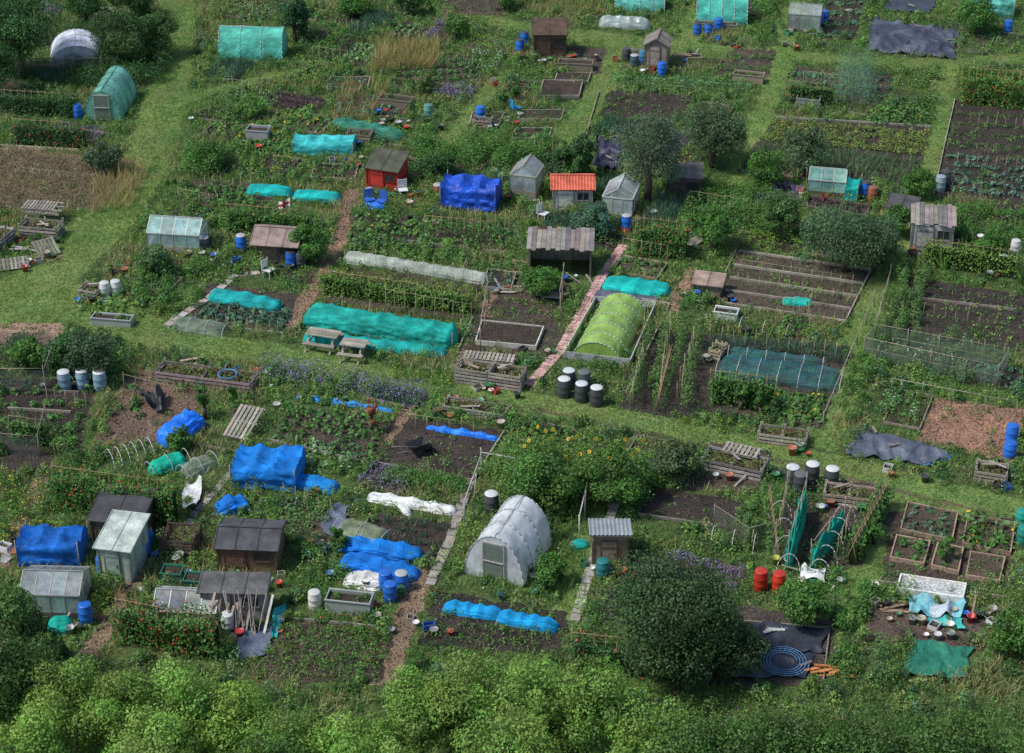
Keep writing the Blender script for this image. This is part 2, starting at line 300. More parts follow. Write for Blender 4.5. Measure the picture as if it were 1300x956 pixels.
def shed(name,a,b,D,h,roof='gx',rise=.35,wcol=(.16,.1,.06),rcol=(.1,.09,.085),oh=.14,vert=False,corr=False,door=True,win=True,open_=False,rmat=None,wood=.12,rough=0):
    A,ang,W=frame2(a,b);mb=MB()
    if roof=='gx': hy=lambda y:h+rise*(1-abs(y-D/2)/(D/2));hx0=hx1=lambda x:h
    elif roof=='gy':hy=lambda y:h;hx0=hx1=lambda x:h+rise*(1-abs(x-W/2)/(W/2))
    elif roof=='pf':hy=lambda y:h+rise*y/D;hx0=lambda x:h;hx1=lambda x:h+rise
    elif roof=='pb':hy=lambda y:h+rise*(1-y/D);hx0=lambda x:h+rise;hx1=lambda x:h
    if not open_:boards(mb,(0,0,0),(1,0,0),0,W,hx0,wood,wcol,vert=vert)
    boards(mb,(W,D,0),(-1,0,0),0,W,(lambda x:hx1(W-x)),wood,wcol,vert=vert)
    boards(mb,(0,D-.03,0),(0,-1,0),0,D-.06,(lambda y:hy(D-y)),wood,wcol,vert=vert)
    boards(mb,(W,.03,0),(0,1,0),0,D-.06,hy,wood,wcol,vert=vert)
    dk=tuple(x*.6 for x in wcol)
    for x,y in((-.01,-.01),(W-.05,-.01),(-.01,D-.05),(W-.05,D-.05)):
        mb.box((x-.02,y-.02,0),(.08,0,0),(0,.08,0),(0,0,h),J(dk,.1))
    if door and not open_:
        dx=W*.12 if win else W*.5-.35;dw=min(.75,W*.42);dh=min(1.75,h*.92)
        mb.box((dx,-.045,.04),(dw,0,0),(0,.03,0),(0,0,dh),J(wcol,.3));
        for xx in(dx-.04,dx+dw):mb.box((xx,-.06,.02),(.04,0,0),(0,.05,0),(0,0,dh+.04),dk)
        mb.box((dx-.04,-.06,dh+.06),(dw+.08,0,0),(0,.05,0),(0,0,.05),dk)
        for zz in(.25,dh-.25):mb.box((dx+.02,-.06,zz),(dw-.04,0,0),(0,.014,0),(0,0,.08),dk)
        mb.box((dx+dw-.1,-.075,dh*.5),(.03,0,0),(0,.03,0),(0,0,.12),(.3,.3,.3),METAL)
    if win and not open_ and W>1.3:
        wx=W*.62;ww=W*.28;wz=h*.5;wh=h*.32
        mb.box((wx,-.03,wz),(ww,0,0),(0,.01,0),(0,0,wh),(.03,.035,.04),PLAS)
        for o,u,w in(((wx-.04,-.05,wz-.04),(ww+.08,0,0),(0,0,.04)),((wx-.04,-.05,wz+wh),(ww+.08,0,0),(0,0,.04)),((wx-.04,-.05,wz),(.04,0,0),(0,0,wh)),((wx+ww,-.05,wz),(.04,0,0),(0,0,wh)),((wx+ww/2-.015,-.05,wz),(.03,0,0),(0,0,wh))):
            mb.box(o,u,(0,.035,0),w,J(dk,.2))
    rm=rmat or (METAL if corr else FELT);t=.045
    def R(q):
        if rough:
            q=[np.array(x,float) for x in q];k=max(3,int(np.linalg.norm(q[1]-q[0])/.22))
            for i in range(k):
                u0,u1=i/k,(i+.93)/k;f=[q[0]+(q[1]-q[0])*u0,q[0]+(q[1]-q[0])*u1,q[3]+(q[2]-q[3])*u1,q[3]+(q[2]-q[3])*u0]
                dz=np.array([0,0,random.uniform(0,.04)]);e=(f[3]-f[0])*random.uniform(-.08,.07);mb.slab([f[0]-e+dz,f[1]-e+dz,f[2]+e+dz,f[3]+e+dz],.025,J(rcol,.38),WOOD)
        else:
            mb.slab(q,t,J(rcol,.05),rm,corr)
            if not corr:
                q=[np.array(x,float) for x in q];nr=unit(np.cross(q[1]-q[0],q[3]-q[0]))*.012
                k=max(2,int(np.linalg.norm(q[1]-q[0])/.8))
                for i in range(k+1):
                    u=min(.985,max(.015,i/k));p0=q[0]+(q[1]-q[0])*u;p1=q[3]+(q[2]-q[3])*u;mb.beam(p0+nr,p1+nr,.035,.02,J(tuple(x*.75 for x in rcol),.1),rm)
    e=.05
    if roof=='gx':
        k=rise/(D/2);R([(-oh,-oh,h-oh*k+e),(W+oh,-oh,h-oh*k+e),(W+oh,D/2,h+rise+e),(-oh,D/2,h+rise+e)])
        R([(W+oh,D+oh,h-oh*k+e),(-oh,D+oh,h-oh*k+e),(-oh,D/2,h+rise+e),(W+oh,D/2,h+rise+e)])
        mb.beam((-oh,D/2,h+rise+e+.01),(W+oh,D/2,h+rise+e+.01),.14,.03,J(rcol,.15),rm)
    elif roof=='gy':
        k=rise/(W/2);R([(-oh,D+oh,h-oh*k+e),(-oh,-oh,h-oh*k+e),(W/2,-oh,h+rise+e),(W/2,D+oh,h+rise+e)])
        R([(W+oh,-oh,h-oh*k+e),(W+oh,D+oh,h-oh*k+e),(W/2,D+oh,h+rise+e),(W/2,-oh,h+rise+e)])
        mb.beam((W/2,-oh,h+rise+e+.01),(W/2,D+oh,h+rise+e+.01),.14,.03,J(rcol,.15),rm)
    elif roof=='pf':
        k=rise/D;R([(-oh,-oh,h-oh*k+e),(W+oh,-oh,h-oh*k+e),(W+oh,D+oh,h+rise+oh*k+e),(-oh,D+oh,h+rise+oh*k+e)])
    elif roof=='pb':
        k=rise/D;R([(-oh,-oh,h+rise+oh*k+e),(W+oh,-oh,h+rise+oh*k+e),(W+oh,D+oh,h-oh*k+e),(-oh,D+oh,h-oh*k+e)])
    foot(A,ang,-.1,W+.1,-.1,D+.1);pots(A,ang,-.4,W+.9,-.8,-.15,random.randint(5,11));return mb.fin(name,(A[0],A[1],0),ang)
def greenhouse(name,a,b,D,h,rise,ridge='x',fcol=(.5,.52,.52),gcol=(.5,.62,.62),base=.25,bcol=(.12,.1,.08)):
    A,ang,W=frame2(a,b);mb=MB();f=.035
    for o,u,v in(((0,0,0),(W,0,0),(0,.06,0)),((0,D-.06,0),(W,0,0),(0,.06,0)),((0,.062,0),(.06,0,0),(0,D-.124,0)),((W-.06,.062,0),(.06,0,0),(0,D-.124,0))):mb.box(o,u,v,(0,0,base),J(bcol))
    if ridge=='x':e=[(0,D/2),(W,D/2)]
    else:e=[(W/2,0),(W/2,D)]
    def bar(p,q,t=f):mb.beam(p,q,t,t,J(fcol,.08),METAL)
    def pane(q):
        mb.add(q,[tuple(range(len(q)))],GLASS,J(gcol,.3))
    for x in np.linspace(0,W,max(2,round(W/.6))+1):
        bar((x,0,base),(x,0,h));bar((x,D,base),(x,D,h))
    for y in np.linspace(0,D,max(2,round(D/.6))+1):bar((0,y,base),(0,y,h));bar((W,y,base),(W,y,h))
    for p,q in(((0,0,h),(W,0,h)),((0,D,h),(W,D,h)),((0,0,h),(0,D,h)),((W,0,h),(W,D,h))):bar(p,q,.05)
    bar((*e[0],h+rise),(*e[1],h+rise),.06)
    n=max(2,round(W/.6));xs=np.linspace(0,W,n+1)
    for i in range(n):
        for y in(0,D):pane([(xs[i],y,base),(xs[i+1],y,base),(xs[i+1],y,h),(xs[i],y,h)])
    m=max(2,round(D/.6));ys=np.linspace(0,D,m+1)
    for i in range(m):
        for x in(0,W):pane([(x,ys[i],base),(x,ys[i+1],base),(x,ys[i+1],h),(x,ys[i],h)])
    if ridge=='x':
        for i in range(n+1):
            bar((xs[i],0,h),(xs[i],D/2,h+rise));bar((xs[i],D,h),(xs[i],D/2,h+rise))
        for i in range(n):
            for y in(0,D):pane([(xs[i],y,h),(xs[i+1],y,h),(xs[i+1],D/2,h+rise),(xs[i],D/2,h+rise)])
        for x in(0,W):pane([(x,0,h),(x,D,h),(x,D/2,h+rise)])
    else:
        for i in range(m+1):
            bar((0,ys[i],h),(W/2,ys[i],h+rise));bar((W,ys[i],h),(W/2,ys[i],h+rise))
        for i in range(m):
            for x in(0,W):pane([(x,ys[i],h),(x,ys[i+1],h),(W/2,ys[i+1],h+rise),(W/2,ys[i],h+rise)])
        for y in(0,D):pane([(0,y,h),(W,y,h),(W/2,y,h+rise)])
    mb.box((.15,D*.55,.6),(W-.3,0,0),(0,D*.3,0),(0,0,.03),(.3,.25,.18))
    c=np.stack([rng.uniform(.2,W-.2,9),rng.uniform(.2,D-.2,9)],1);dome(mb,c,.22,h*.85,70,.09,GRN)
    foot(A,ang,-.1,W+.1,-.1,D+.1);pots(A,ang,-.4,W+.6,-.7,-.15,random.randint(3,7));return mb.fin(name,(A[0],A[1],0),ang)
def tunnel(name,a,b,W,h,col,mat=None,p=2.,ends='pinch',hoop=.9,sag=.12,wr=None,hoops=False,door=False,frame=None,inner=None):
    A,ang,L=frame2(a,b);mb=MB();mat=mat or NET;cage=p>=4
    if mat in(NET,TARP):
        m_=sum(col)/3;col=tuple(min(.85,max(.008,m_+(v-m_)*1.18)) for v in col);mx=max(col)
        if mx-min(col)>.2:col=tuple(min(.8,v*1.15) for v in col)
    if wr is None: wr=.07 if mat in(TARP,NET) and (cage or mat is TARP) else .045
    nu=max(12,int(L/.08));nv=34;u=np.linspace(0,1,nu+1);t=np.linspace(0,np.pi,nv+1);X=u*L
    nh=max(1,round(L/hoop));c=np.cos(t);s_=np.sin(t)
    yy=np.sign(c)*np.abs(c)**(2/p)*W/2;zz=np.abs(s_)**(2/p)*h
    if cage:
        d=np.concatenate([[0],np.cumsum(np.hypot(np.diff(yy),np.diff(zz)))]);q_=np.linspace(0,d[-1],nv+1);yy=np.interp(q_,d,yy);zz=np.interp(q_,d,zz)
    k=1-sag*np.abs(np.sin(np.pi*nh*u))*(.6+.8*vn(X,0*X+A[0],1.1,4))
    U,T=np.meshgrid(X,np.arange(nv+1),indexing='ij')
    Y=np.outer(1-.3*(1-k),yy);Z=np.outer(k,zz)
    if cage: Z-=h*.12*np.maximum(0,np.abs(np.sin(np.pi*nh*u)))[:,None]*(1-(2*yy/W)**2)[None,:]*(zz>h*.7)[None,:]
    s1=vn(U+A[1],T*.25,.22,int(abs(A[0])*7))-.5;s2=vn(U+A[0],T*.4,.7,9)-.5;s3=np.abs(vn(U*1.0+T*.06,T*.12+A[1],.3,15)-.5)
    Y=Y*(1+(s1*wr*2+s2*wr*3));Z=np.maximum(0.01,Z*(1+s1*wr*2.2+s2*wr*4-s3*wr*2))
    if ends=='pinch':
        e=np.clip(np.minimum(u,1-u)*L/.28,0,1)**.5;Z=np.maximum(.012,Z*e[:,None]);Y=Y*(.35+.65*e)[:,None]
    V=np.stack([U,Y,Z],2).reshape(-1,3);i,j=np.meshgrid(np.arange(nu),np.arange(nv),indexing='ij');q=(i*(nv+1)+j).ravel()
    cc=np.tile(col,(len(V),1))*(1+.5*(vn(U,T*.15,.5,3).ravel()[:,None]-.5))
    mb.add(V,np.stack([q,q+nv+1,q+nv+2,q+1],1),mat,cc,True)
    def ring(x,k=1.): return [(x,float(yy[m])*k,float(zz[m])*k) for m in range(nv+1)]
    fc=frame or (.45,.47,.47)
    if ends=='flat':
        for e_,idx in((0.,0),(L,nu)):
            r=[(e_+(.01 if e_==0 else -.01),Y[idx,m]*.995,Z[idx,m]*.995) for m in range(nv+1)];mb.add(r,[tuple(range(len(r)))],mat,tuple(v*.9 for v in col))
    if hoops or (ends=='flat' and not cage):
        for n_ in range(nh+1):
            r=ring(n_/nh*L,1.012)
            for m in range(0,nv,2):mb.cyl(r[m],r[m+2],.018,.018,fc,METAL,n=5)
        if h>1.2: mb.cyl((0,0,h*1.01),(L,0,h*1.01),.02,.02,fc,METAL,n=5)
    if cage:
        for x in(0,L):
            for y in(-W/2,W/2):mb.cyl((x,y,0),(x,y,h*1.06),.02,.02,(.3,.25,.18),n=6)
    if door:
        for y in(-.42,.42):mb.beam((-.03,y,0),(-.03,y,h*.86),.06,.06,(.35,.33,.3))
        mb.beam((-.03,-.42,h*.86),(-.03,.42,h*.86),.06,.06,(.35,.33,.3));mb.box((-.05,-.36,.05),(.01,0,0),(0,.72,0),(0,0,h*.78),(.25,.3,.24),POLY)
        mb.beam((-.07,-.4,h*.45),(-.07,.4,h*.45),.05,.03,(.4,.38,.35))
    if inner is None and mat in(NET,THIN):inner=GRN
    if inner:
        n=int(L*W*4)+2;C=np.stack([rng.uniform(.15,L-.15,n),rng.uniform(-W*.38,W*.38,n)],1);dome(mb,C,min(.18,W*.25),h*.72,34,.09,inner)
    foot(A,ang,-.1,L+.1,-W/2-.05,W/2+.05);return mb.fin(name,(A[0],A[1],0),ang)
def sheet(name,q,col,mat=None,wr=.1,j=.12,z0=.03,l=3,col2=None):
    TL,TR,BR,BL=GW(q);mb=MB();L=np.hypot(*(TR-TL));D=np.hypot(*(BL-TL));nu=max(6,int(L/.1));nv=max(6,int(D/.1))
    U,V=np.meshgrid(np.linspace(0,1,nu+1),np.linspace(0,1,nv+1),indexing='ij')
    Pp=(TL*(1-U[...,None])+TR*U[...,None])*(1-V[...,None])+(BL*(1-U[...,None])+BR*U[...,None])*V[...,None]
    x,y=Pp[...,0],Pp[...,1];Pp=Pp+np.stack([vn(x,y,.7,3)-.5,vn(x,y,.7,6)-.5],2)*j*3
    ridge=np.abs(vn(x,y*.5,.5,2)-.5)*2;Z=z0+wr*(1-ridge)**3+wr*.5*vn(x*.6,y,.25,1)
    Vv=np.dstack([Pp,Z]).reshape(-1,3);i,k=np.meshgrid(np.arange(nu),np.arange(nv),indexing='ij');f=(i*(nv+1)+k).ravel()
    cc=np.tile(col,(len(Vv),1))
    if col2 is not None:
        m=(vn(x,y,.9,12).ravel()>.55);cc[m]=col2
    mb.add(Vv,np.stack([f,f+nv+1,f+nv+2,f+1],1),mat or TARP,cc,True);mark(np.array([TL,TR,BR,BL]),l)
    for n_ in range(2 if L*D>5 else 0):
        s=Pp[random.randint(1,nu-1),random.randint(1,nv-1)];a=random.uniform(0,3);mb.beam((s[0],s[1],wr+.05),(s[0]+math.cos(a)*.5,s[1]+math.sin(a)*.5,wr+.05),.1,.05,J((.24,.2,.16),.3))
    return mb.fin(name)
def barrel(px,py,col=(.02,.1,.45),lid=None,h=.9,r=.29,name='water_barrel'):
    x,y=G(px,py);mb=MB();pr=[(.0,0),(r*.92,0),(r*.97,.05),(r,h*.3),(r*1.04,h*.33),(r,h*.36),(r,h*.64),(r*1.04,h*.67),(r,h*.7),(r*.96,h*.94),(r*.9,h)]
    mb.lathe((0,0,0),pr,J(col,.15),PLAS);l=lid or tuple(v*.9 for v in col)
    mb.lathe((0,0,h),[(r*.9,0),(r*.95,.012),(r*.9,.035),(r*.4,.03),(0,.045)],l,PLAS)
    mb.cyl((r*.95,0,.15),(r*1.15,0,.14),.02,.02,(.2,.2,.2),PLAS,6)
    foot(np.array([x,y]),0,-r,r,-r,r);return mb.fin(name,(x,y,0),random.random()*6)
def bucket(px,py,col,h=.32,r=.16,name='bucket'):
    x,y=G(px,py);mb=MB();mb.lathe((0,0,0),[(0,0),(r*.75,0),(r,h),(r*1.06,h),(r*1.06,h-.03),(r*.93,h-.03),(r*.72,.06),(0,.06)],J(col,.1),PLAS,14)
    for k in range(8):
        a,b=math.pi*k/8,math.pi*(k+1)/8;mb.cyl((r*math.cos(a),.06*math.sin(a),h+.1*math.sin(a)),(r*math.cos(b),.06*math.sin(b),h+.1*math.sin(b)),.006,.006,(.5,.5,.5),METAL,4)
    return mb.fin(name,(x,y,0),random.random()*6)
WG=(.29,.26,.21);WB=(.2,.13,.08)
def palletbin(name,a,b,D,h,col=WG,fill=(.09,.06,.04),bays=1):
    A,ang,W=frame2(a,b);mb=MB()
    def side(o,u,L):
        o=np.array(o,float);u=np.array(u,float);n=max(3,round(h/.16))
        for i in range(n):mb.box(o+np.array([0,0,.03+i*h/n])+u*random.uniform(-.03,.01),u*L,np.cross(u,[0,0,1.])*.025,(0,0,h/n*.6),J(col,.35))
        for k in range(3):
            p=o+u*(L*.49*k+.01)-np.cross(u,[0,0,1.])*.05;mb.box(p,u*.07,np.cross(u,[0,0,1.])*.048,(0,0,h*random.uniform(.98,1.15)),J(col,.2))
    side((0,0,0),(1,0,0),W);side((0,D,0),(1,0,0),W)
    for k in range(bays+1):side((W*k/bays,0,0),(0,1,0),D)
    n=int(W*D*260);C=np.stack([rng.uniform(.06,W-.06,n),rng.uniform(.06,D-.06,n)],1);z=h*.55+h*.45*vn(C[:,0],C[:,1],.5,2)
    pos=np.hstack([C,z[:,None]]);bb,d,w=orient(pos,np.tile([0,0,1.],(n,1)),.13,.4);mb.leaves(bb,d,w,cvar(n,fill,.4)*np.where(rng.random((n,1))<.35,np.array([.8,1.9,.6]),1))
    mb.box((.04,.04,0),(W-.08,0,0),(0,D-.08,0),(0,0,h*.5),tuple(v*.7 for v in fill),SOIL)
    for k in range(random.randint(0,2)):
        x=random.uniform(0,W*.5);mb.beam((x,random.uniform(0,D),h+.05+.03*k),(x+random.uniform(.4,.8),random.uniform(0,D),h+.08+.03*k),.1,.025,J(col,.35))
    foot(A,ang,0,W,0,D);pots(A,ang,-.3,W+.4,-.6,-.15,random.randint(1,5));return mb.fin(name,(A[0],A[1],0),ang)
def pallet(name,a,b,D,z=0,tilt=0,n=1,col=WG):
    A,ang,W=frame2(a,b);mb=MB()
    for k in range(n):
        dx,dy=random.uniform(-.1,.1),random.uniform(-.1,.1);z0=z+k*.15
        T=lambda x,y,zz:(x+dx,y*math.cos(tilt)+dy-zz*math.sin(tilt),z0+y*math.sin(tilt)+zz*math.cos(tilt))
        for y in(.02,D/2-.04,D-.1):mb.box(T(0,y,.02),(W,0,0),np.array(T(0,.08,0))-np.array(T(0,0,0)),np.array(T(0,0,.09))-np.array(T(0,0,0)),J(col,.2))
        m=max(5,int(W/.17))
        for i in range(m):
            if random.random()<.06:continue
            mb.box(T(i*W/m,0,.112),(W/m*.66,0,0),np.array(T(0,D,0))-np.array(T(0,0,0)),np.array(T(0,0,.022))-np.array(T(0,0,0)),J(col,.3))
    foot(A,ang,0,W,0,D);return mb.fin(name,(A[0],A[1],0),ang)
KN={'cab':'cabbage_plants','let':'lettuce_plants','straw':'strawberry_plants','squash':'squash_plants','chard':'chard_plants','seed':'seedlings','pot':'potato_plants','potf':'potato_plants','leek':'leek_plants','oni':'onion_plants','carrot':'carrot_plants','flow':'white_flower_bed','yel':'yellow_flower_bed','red':'red_flower_bed','pink':'pink_flower_bed','rasp':'raspberry_canes','purp':'purple_kale','corn':'sweetcorn_plants','bush':'currant_bushes','lav':'lavender_bushes','fenn':'fennel'}
def rbed(name,q,bh=.2,col=WG,soil=(.05,.038,.03),t=.05,kind=None,rows=2,sc=1.,dirn='h'):
    p=GW(q);mb=MB();c=p.mean(0)
    mb.add(np.hstack([c+(p-c)*.97,np.full((4,1),bh*.75)])[::-1],[(0,1,2,3)],SOIL,soil)
    for i in range(4):
        a,b=p[i],p[(i+1)%4];e=unit(b-a)*(t*.49 if i%2 else -t*.51);mb.beam((*(a+e),bh/2+.003*i),(*(b-e),bh/2+.003*i),t,bh,J(col,.2))
    mark(p,2);o=mb.fin(name)
    if kind:crop(KN.get(kind,'vegetable_plants'),q,rows,kind,dirn,sc)
    return o
def edge(name,pts,col=WG,h=.14,t=.05,world=False):
    p=np.asarray(pts) if world else GW(pts);mb=MB()
    for i in range(len(p)-1):mb.beam((*p[i],h/2+.02),(*p[i+1],h/2+.02),t,h,J(col,.25))
    return mb.fin(name)
def posts(name,pts,h,rail=True,r=.03,col=(.28,.24,.19),close=False,mid=None,net=None,sub=1.6,world=False):
    p=np.asarray(pts) if world else GW(pts);mb=MB()
    if close:p=np.vstack([p,p[:1]])
    for i in range(len(p)-1):
        L=np.hypot(*(p[i+1]-p[i]));n=max(1,round(L/sub))
        for k in range(n+(i==len(p)-2 and not close)):
            x=p[i]+(p[i+1]-p[i])*k/n+rng.normal(0,.03,2);mb.cyl((*x,0),(*(x+rng.normal(0,.04,2)),h*random.uniform(.92,1.12)),r,r*.9,J(col,.2),n=6)
        if rail:mb.cyl((*p[i],h*.97),(*p[i+1],h*.97),r*.7,r*.7,J(col,.2),n=6)
        if mid:mb.cyl((*p[i],h*mid),(*p[i+1],h*mid),r*.5,r*.5,J(col,.2),n=6)
        if net:mb.add([(*p[i],.02),(*p[i+1],.02),(*p[i+1],h*.9),(*p[i],h*.9)],[(0,1,2,3)],THIN,net)
    return mb.fin(name)
def planks(name,px,py,n,L,col=WG,spread=.5,lean=False):
    x,y=G(px,py);mb=MB()
    for i in range(n):
        a=random.uniform(-.35,.35);c=random.uniform(-spread,spread);c2=random.uniform(-spread*.6,spread*.6);l=L*random.uniform(.5,1)
        if lean:mb.beam((c,-.5+c2*.2,0),(c+a,.1,l),.1,.025,J(col,.35))
        else:mb.beam((c-l/2*math.cos(a),c2-l/2*math.sin(a),.03+.03*i),(c+l/2*math.cos(a),c2+l/2*math.sin(a),.05+.03*i),.12,.03,J(col,.35))
    return mb.fin(name,(x,y,0))
def flat_stones(name,pts,w,col,gap=.45):
    p=GW(pts);mb=MB()
    for i in range(len(p)-1):
        L=np.hypot(*(p[i+1]-p[i]));u=(p[i+1]-p[i])/L;v=np.array([-u[1],u[0]]);n=int(L/gap)
        for k in range(n):
            for m in range(2 if gap<.3 else 1):
                ww=w/(2 if gap<.3 else 1)
                o=p[i]+u*(k*L/n)-v*(w/2-m*ww)+rng.normal(0,.012,2);mb.box((*o,.0),(*(u*gap*.9),0),(*(v*ww*random.uniform(.88,.97)),0),(0,0,.05+random.uniform(0,.02)),J(col,.22),STONE)
        mark([p[i]+v*w/2,p[i+1]+v*w/2,p[i+1]-v*w/2,p[i]-v*w/2],3)
    return mb.fin(name)
# ================= SETTING
mb=MB();mb.add([(-1500,-600,0),(1500,-600,0),(1500,2500,0),(-1500,2500,0)],[(0,1,2,3)],GRASS,(.07,.11,.035));mb.fin('ground')
GP=(.155,.235,.07)
for pts,w in [
 ([(228,-20),(222,60),(208,140),(180,215),(120,290),(60,350),(-20,400)],[2.4,2.3,2.6,3,3.4,3.4,3.6]),
 ([(-20,385),(100,385),(200,430),(330,448),(450,472),(560,492),(700,515),(850,545),(1000,578),(1150,618),(1330,662)],[5,3.8,2.2,2,1.7,1.7,1.7,1.7,2,2.1,2.3]),
 ([(560,10),(660,35),(760,50),(900,66),(1060,76),(1200,82),(1320,72)],[1.5,1.8,2.6,2.6,1.6,1.6,1.6]),
 ([(1150,310),(1110,390),(1070,480),(1035,570)],[1.4,1.7,1.7,1.7]),([(1202,85),(1192,170),(1175,250),(1150,320)],[1.2,1.2,1,1]),
 ([(1010,-10),(985,100),(950,190),(925,240)],[1,1.3,1.3,1.2]),([(785,60),(765,110),(725,170),(700,200)],[1.6,1.6,1.6,1]),
 ([(560,185),(640,180),(720,165)],[1.5,1.8,1.5]),([(640,90),(600,140),(560,185)],[1,1.2,1.2]),([(880,10),(870,60)],[1,1.5]),
 ([(1130,615),(1100,700),(1085,780)],[2,1.5,1.3]),([(760,620),(740,700),(715,800)],[.8,.8,.8]),([(225,130),(290,110),(380,90)],[1,1,.8])]:
    ribbon('grass_path',pts,w,GRASS,J(GP,.06),1)
ribbon('worn_track',[(560,500),(700,524),(850,556),(1000,588),(1150,626),(1330,670)],.28,SOIL,(.14,.12,.07),1,.07)
CH=(.22,.15,.1)
for pts,w in [([(448,240),(430,310),(395,370),(365,420)],.8),([(130,560),(165,510),(190,470)],.8),([(185,715),(130,800),(95,850)],.8),([(540,720),(515,780),(485,870)],.9),
 ([(660,330),(620,390),(580,470)],.7),([(0,425),(70,425)],1.5),([(520,520),(490,560)],.6),([(0,190),(60,190)],.5),([(60,590),(30,660),(0,720)],.7),([(830,440),(800,520)],.6),([(880,340),(850,400)],.6)]:
    ribbon('woodchip_path',pts,w,SOIL,J(CH,.12),2)
flat_stones('brick_path',[(792,312),(765,350),(735,405),(712,445),(672,490)],.5,(.52,.31,.28),.26)
flat_stones('slab_path',[(800,600),(760,690),(730,790)],.4,(.36,.34,.3))
flat_stones('slab_path',[(598,610),(570,690),(545,745)],.4,(.28,.25,.22))
flat_stones('slab_path',[(345,345),(300,350),(270,375),(210,415)],.4,(.36,.32,.28))
flat_stones('slab_path',[(295,600),(250,650),(225,690)],.3,(.3,.27,.24))
flat_stones('slab_path',[(0,715),(30,690)],.5,(.3,.3,.3))
DS=(.046,.037,.032);MS=(.074,.058,.046)
PLOTS=[
 ([(775,115),(880,122),(865,155),(760,148)],DS),([(1212,126),(1330,132),(1330,268),(1185,250)],DS),([(985,148),(1180,162),(1162,245),(935,218)],DS),([(1010,85),(1135,97),(1125,135),(1000,122)],MS),
 ([(935,318),(1105,345),(1072,412),(905,385)],MS),([(1152,352),(1320,378),(1320,448),(1118,425)],DS),([(810,420),(905,425),(885,532),(785,520)],DS),([(900,425),(1080,440),(1042,545),(885,522)],(.06,.052,.04)),
 ([(520,530),(645,548),(600,612),(475,590)],DS),([(360,512),(505,535),(470,590),(345,560)],MS),([(828,615),(945,638),(925,672),(808,655)],DS),([(480,652),(585,668),(560,712),(440,700)],DS),
 ([(345,785),(500,800),(480,868),(318,862)],MS),([(552,750),(722,778),(712,835),(530,818)],DS),([(362,632),(445,650),(420,695),(350,680)],MS),([(640,345),(725,358),(700,410),(620,400)],MS),
 ([(690,100),(745,98),(738,128),(682,128)],DS),([(0,480),(125,485),(100,570),(0,590)],DS),([(160,478),(262,495),(235,560),(120,565)],(.13,.09,.065)),([(1105,765),(1262,775),(1255,825),(1095,815)],(.1,.075,.06)),
 ([(1000,600),(1130,620),(1095,720),(990,720)],MS),([(265,360),(380,375),(360,420),(240,408)],MS),([(500,75),(610,70),(615,105),(500,112)],MS),([(430,120),(520,125),(510,150),(420,150)],MS),([(240,230),(350,235),(340,262),(235,262)],MS),
 ([(860,620),(900,560),(980,575),(960,625)],MS),([(930,770),(1060,780),(1055,870),(890,870)],(.06,.052,.045)),([(10,560),(70,560),(60,600),(0,600)],DS),([(1130,650),(1290,660),(1280,745),(1120,740)],MS),
 ([(440,340),(610,362),(590,408),(410,385)],MS),([(600,400),(720,412),(700,455),(590,445)],MS),([(450,270),(660,285),(640,318),(440,310)],MS),([(560,0),(650,0),(640,20),(560,20)],MS),([(1040,0),(1100,0),(1085,50),(1030,55)],DS),([(930,60),(985,65),(975,100),(905,98)],MS),([(720,60),(770,62),(760,95),(715,92)],MS)]
for pts,c in PLOTS: patch('soil_plot',pts,SOIL,J(c,.12),2)
patch('dry_weed_plot',[(-30,188),(168,203),(128,265),(-30,270)],SOIL,(.14,.11,.07),2)
patch('woodchip_plot',[(1185,506),(1300,520),(1288,588),(1163,560)],SOIL,(.27,.155,.105),2)
patch('woodchip_plot',[(-20,410),(82,412),(74,438),(-20,446)],SOIL,(.3,.2,.14),2)
# ================= STRUCTURES
shed('timber_shed',(678,74),(718,74),1.6,1.5,'pf',.35,(.12,.075,.05),(.09,.06,.042))
shed('timber_shed',(818,88),(846,90),1.5,1.55,'gy',.4,(.26,.22,.18),(.2,.18,.15),win=False)
shed('red_shed',(466,240),(505,246),1.4,1.25,'pf',.4,(.42,.04,.025),(.07,.075,.05))
greenhouse('lean_to_greenhouse',(647,252),(680,256),1.6,1.35,.55,'y',(.4,.36,.28),(.5,.58,.62),.5,(.2,.18,.13))
shed('red_roofed_shed',(702,268),(752,268),1.7,1.25,'gx',.35,(.55,.52,.46),(.5,.12,.07),corr=True,rmat=FELT)
greenhouse('greenhouse',(764,276),(802,280),2.,1.15,.5,'y',(.6,.6,.58),(.55,.6,.6))
shed('open_timber_shelter',(672,350),(750,352),1.8,1.45,'pf',.1,(.25,.22,.19),(.22,.195,.17),open_=True,rough=1,vert=True)
shed('timber_shed',(328,333),(374,336),1.7,1.15,'gx',.35,(.19,.14,.1),(.27,.2,.18),oh=.32)
greenhouse('greenhouse',(188,318),(254,322),1.7,.95,.55,'x',(.5,.5,.45),(.5,.75,.75),.3,(.3,.28,.24))
shed('timber_shed',(1155,318),(1208,322),1.9,1.45,'pf',.12,(.4,.39,.36),(.24,.22,.19),rough=1,vert=True,oh=.1)
shed('storage_shed',(1125,283),(1158,288),1.2,.9,'pf',.12,(.34,.32,.3),(.07,.07,.07))
shed('timber_shed',(118,688),(180,694),1.8,1.05,'pf',.3,(.11,.09,.07),(.06,.06,.065))
shed('pale_green_shed',(128,735),(168,740),1.9,1.45,'pf',.25,(.36,.42,.34),(.42,.48,.42),vert=True,win=False)
shed('timber_shed',(278,725),(352,728),1.8,1.1,'gx',.3,(.2,.12,.075),(.07,.07,.075))
shed('patched_shed',(258,785),(338,787),.9,1.2,'pf',.1,(.34,.32,.3),(.1,.1,.1),vert=True,wood=.2)
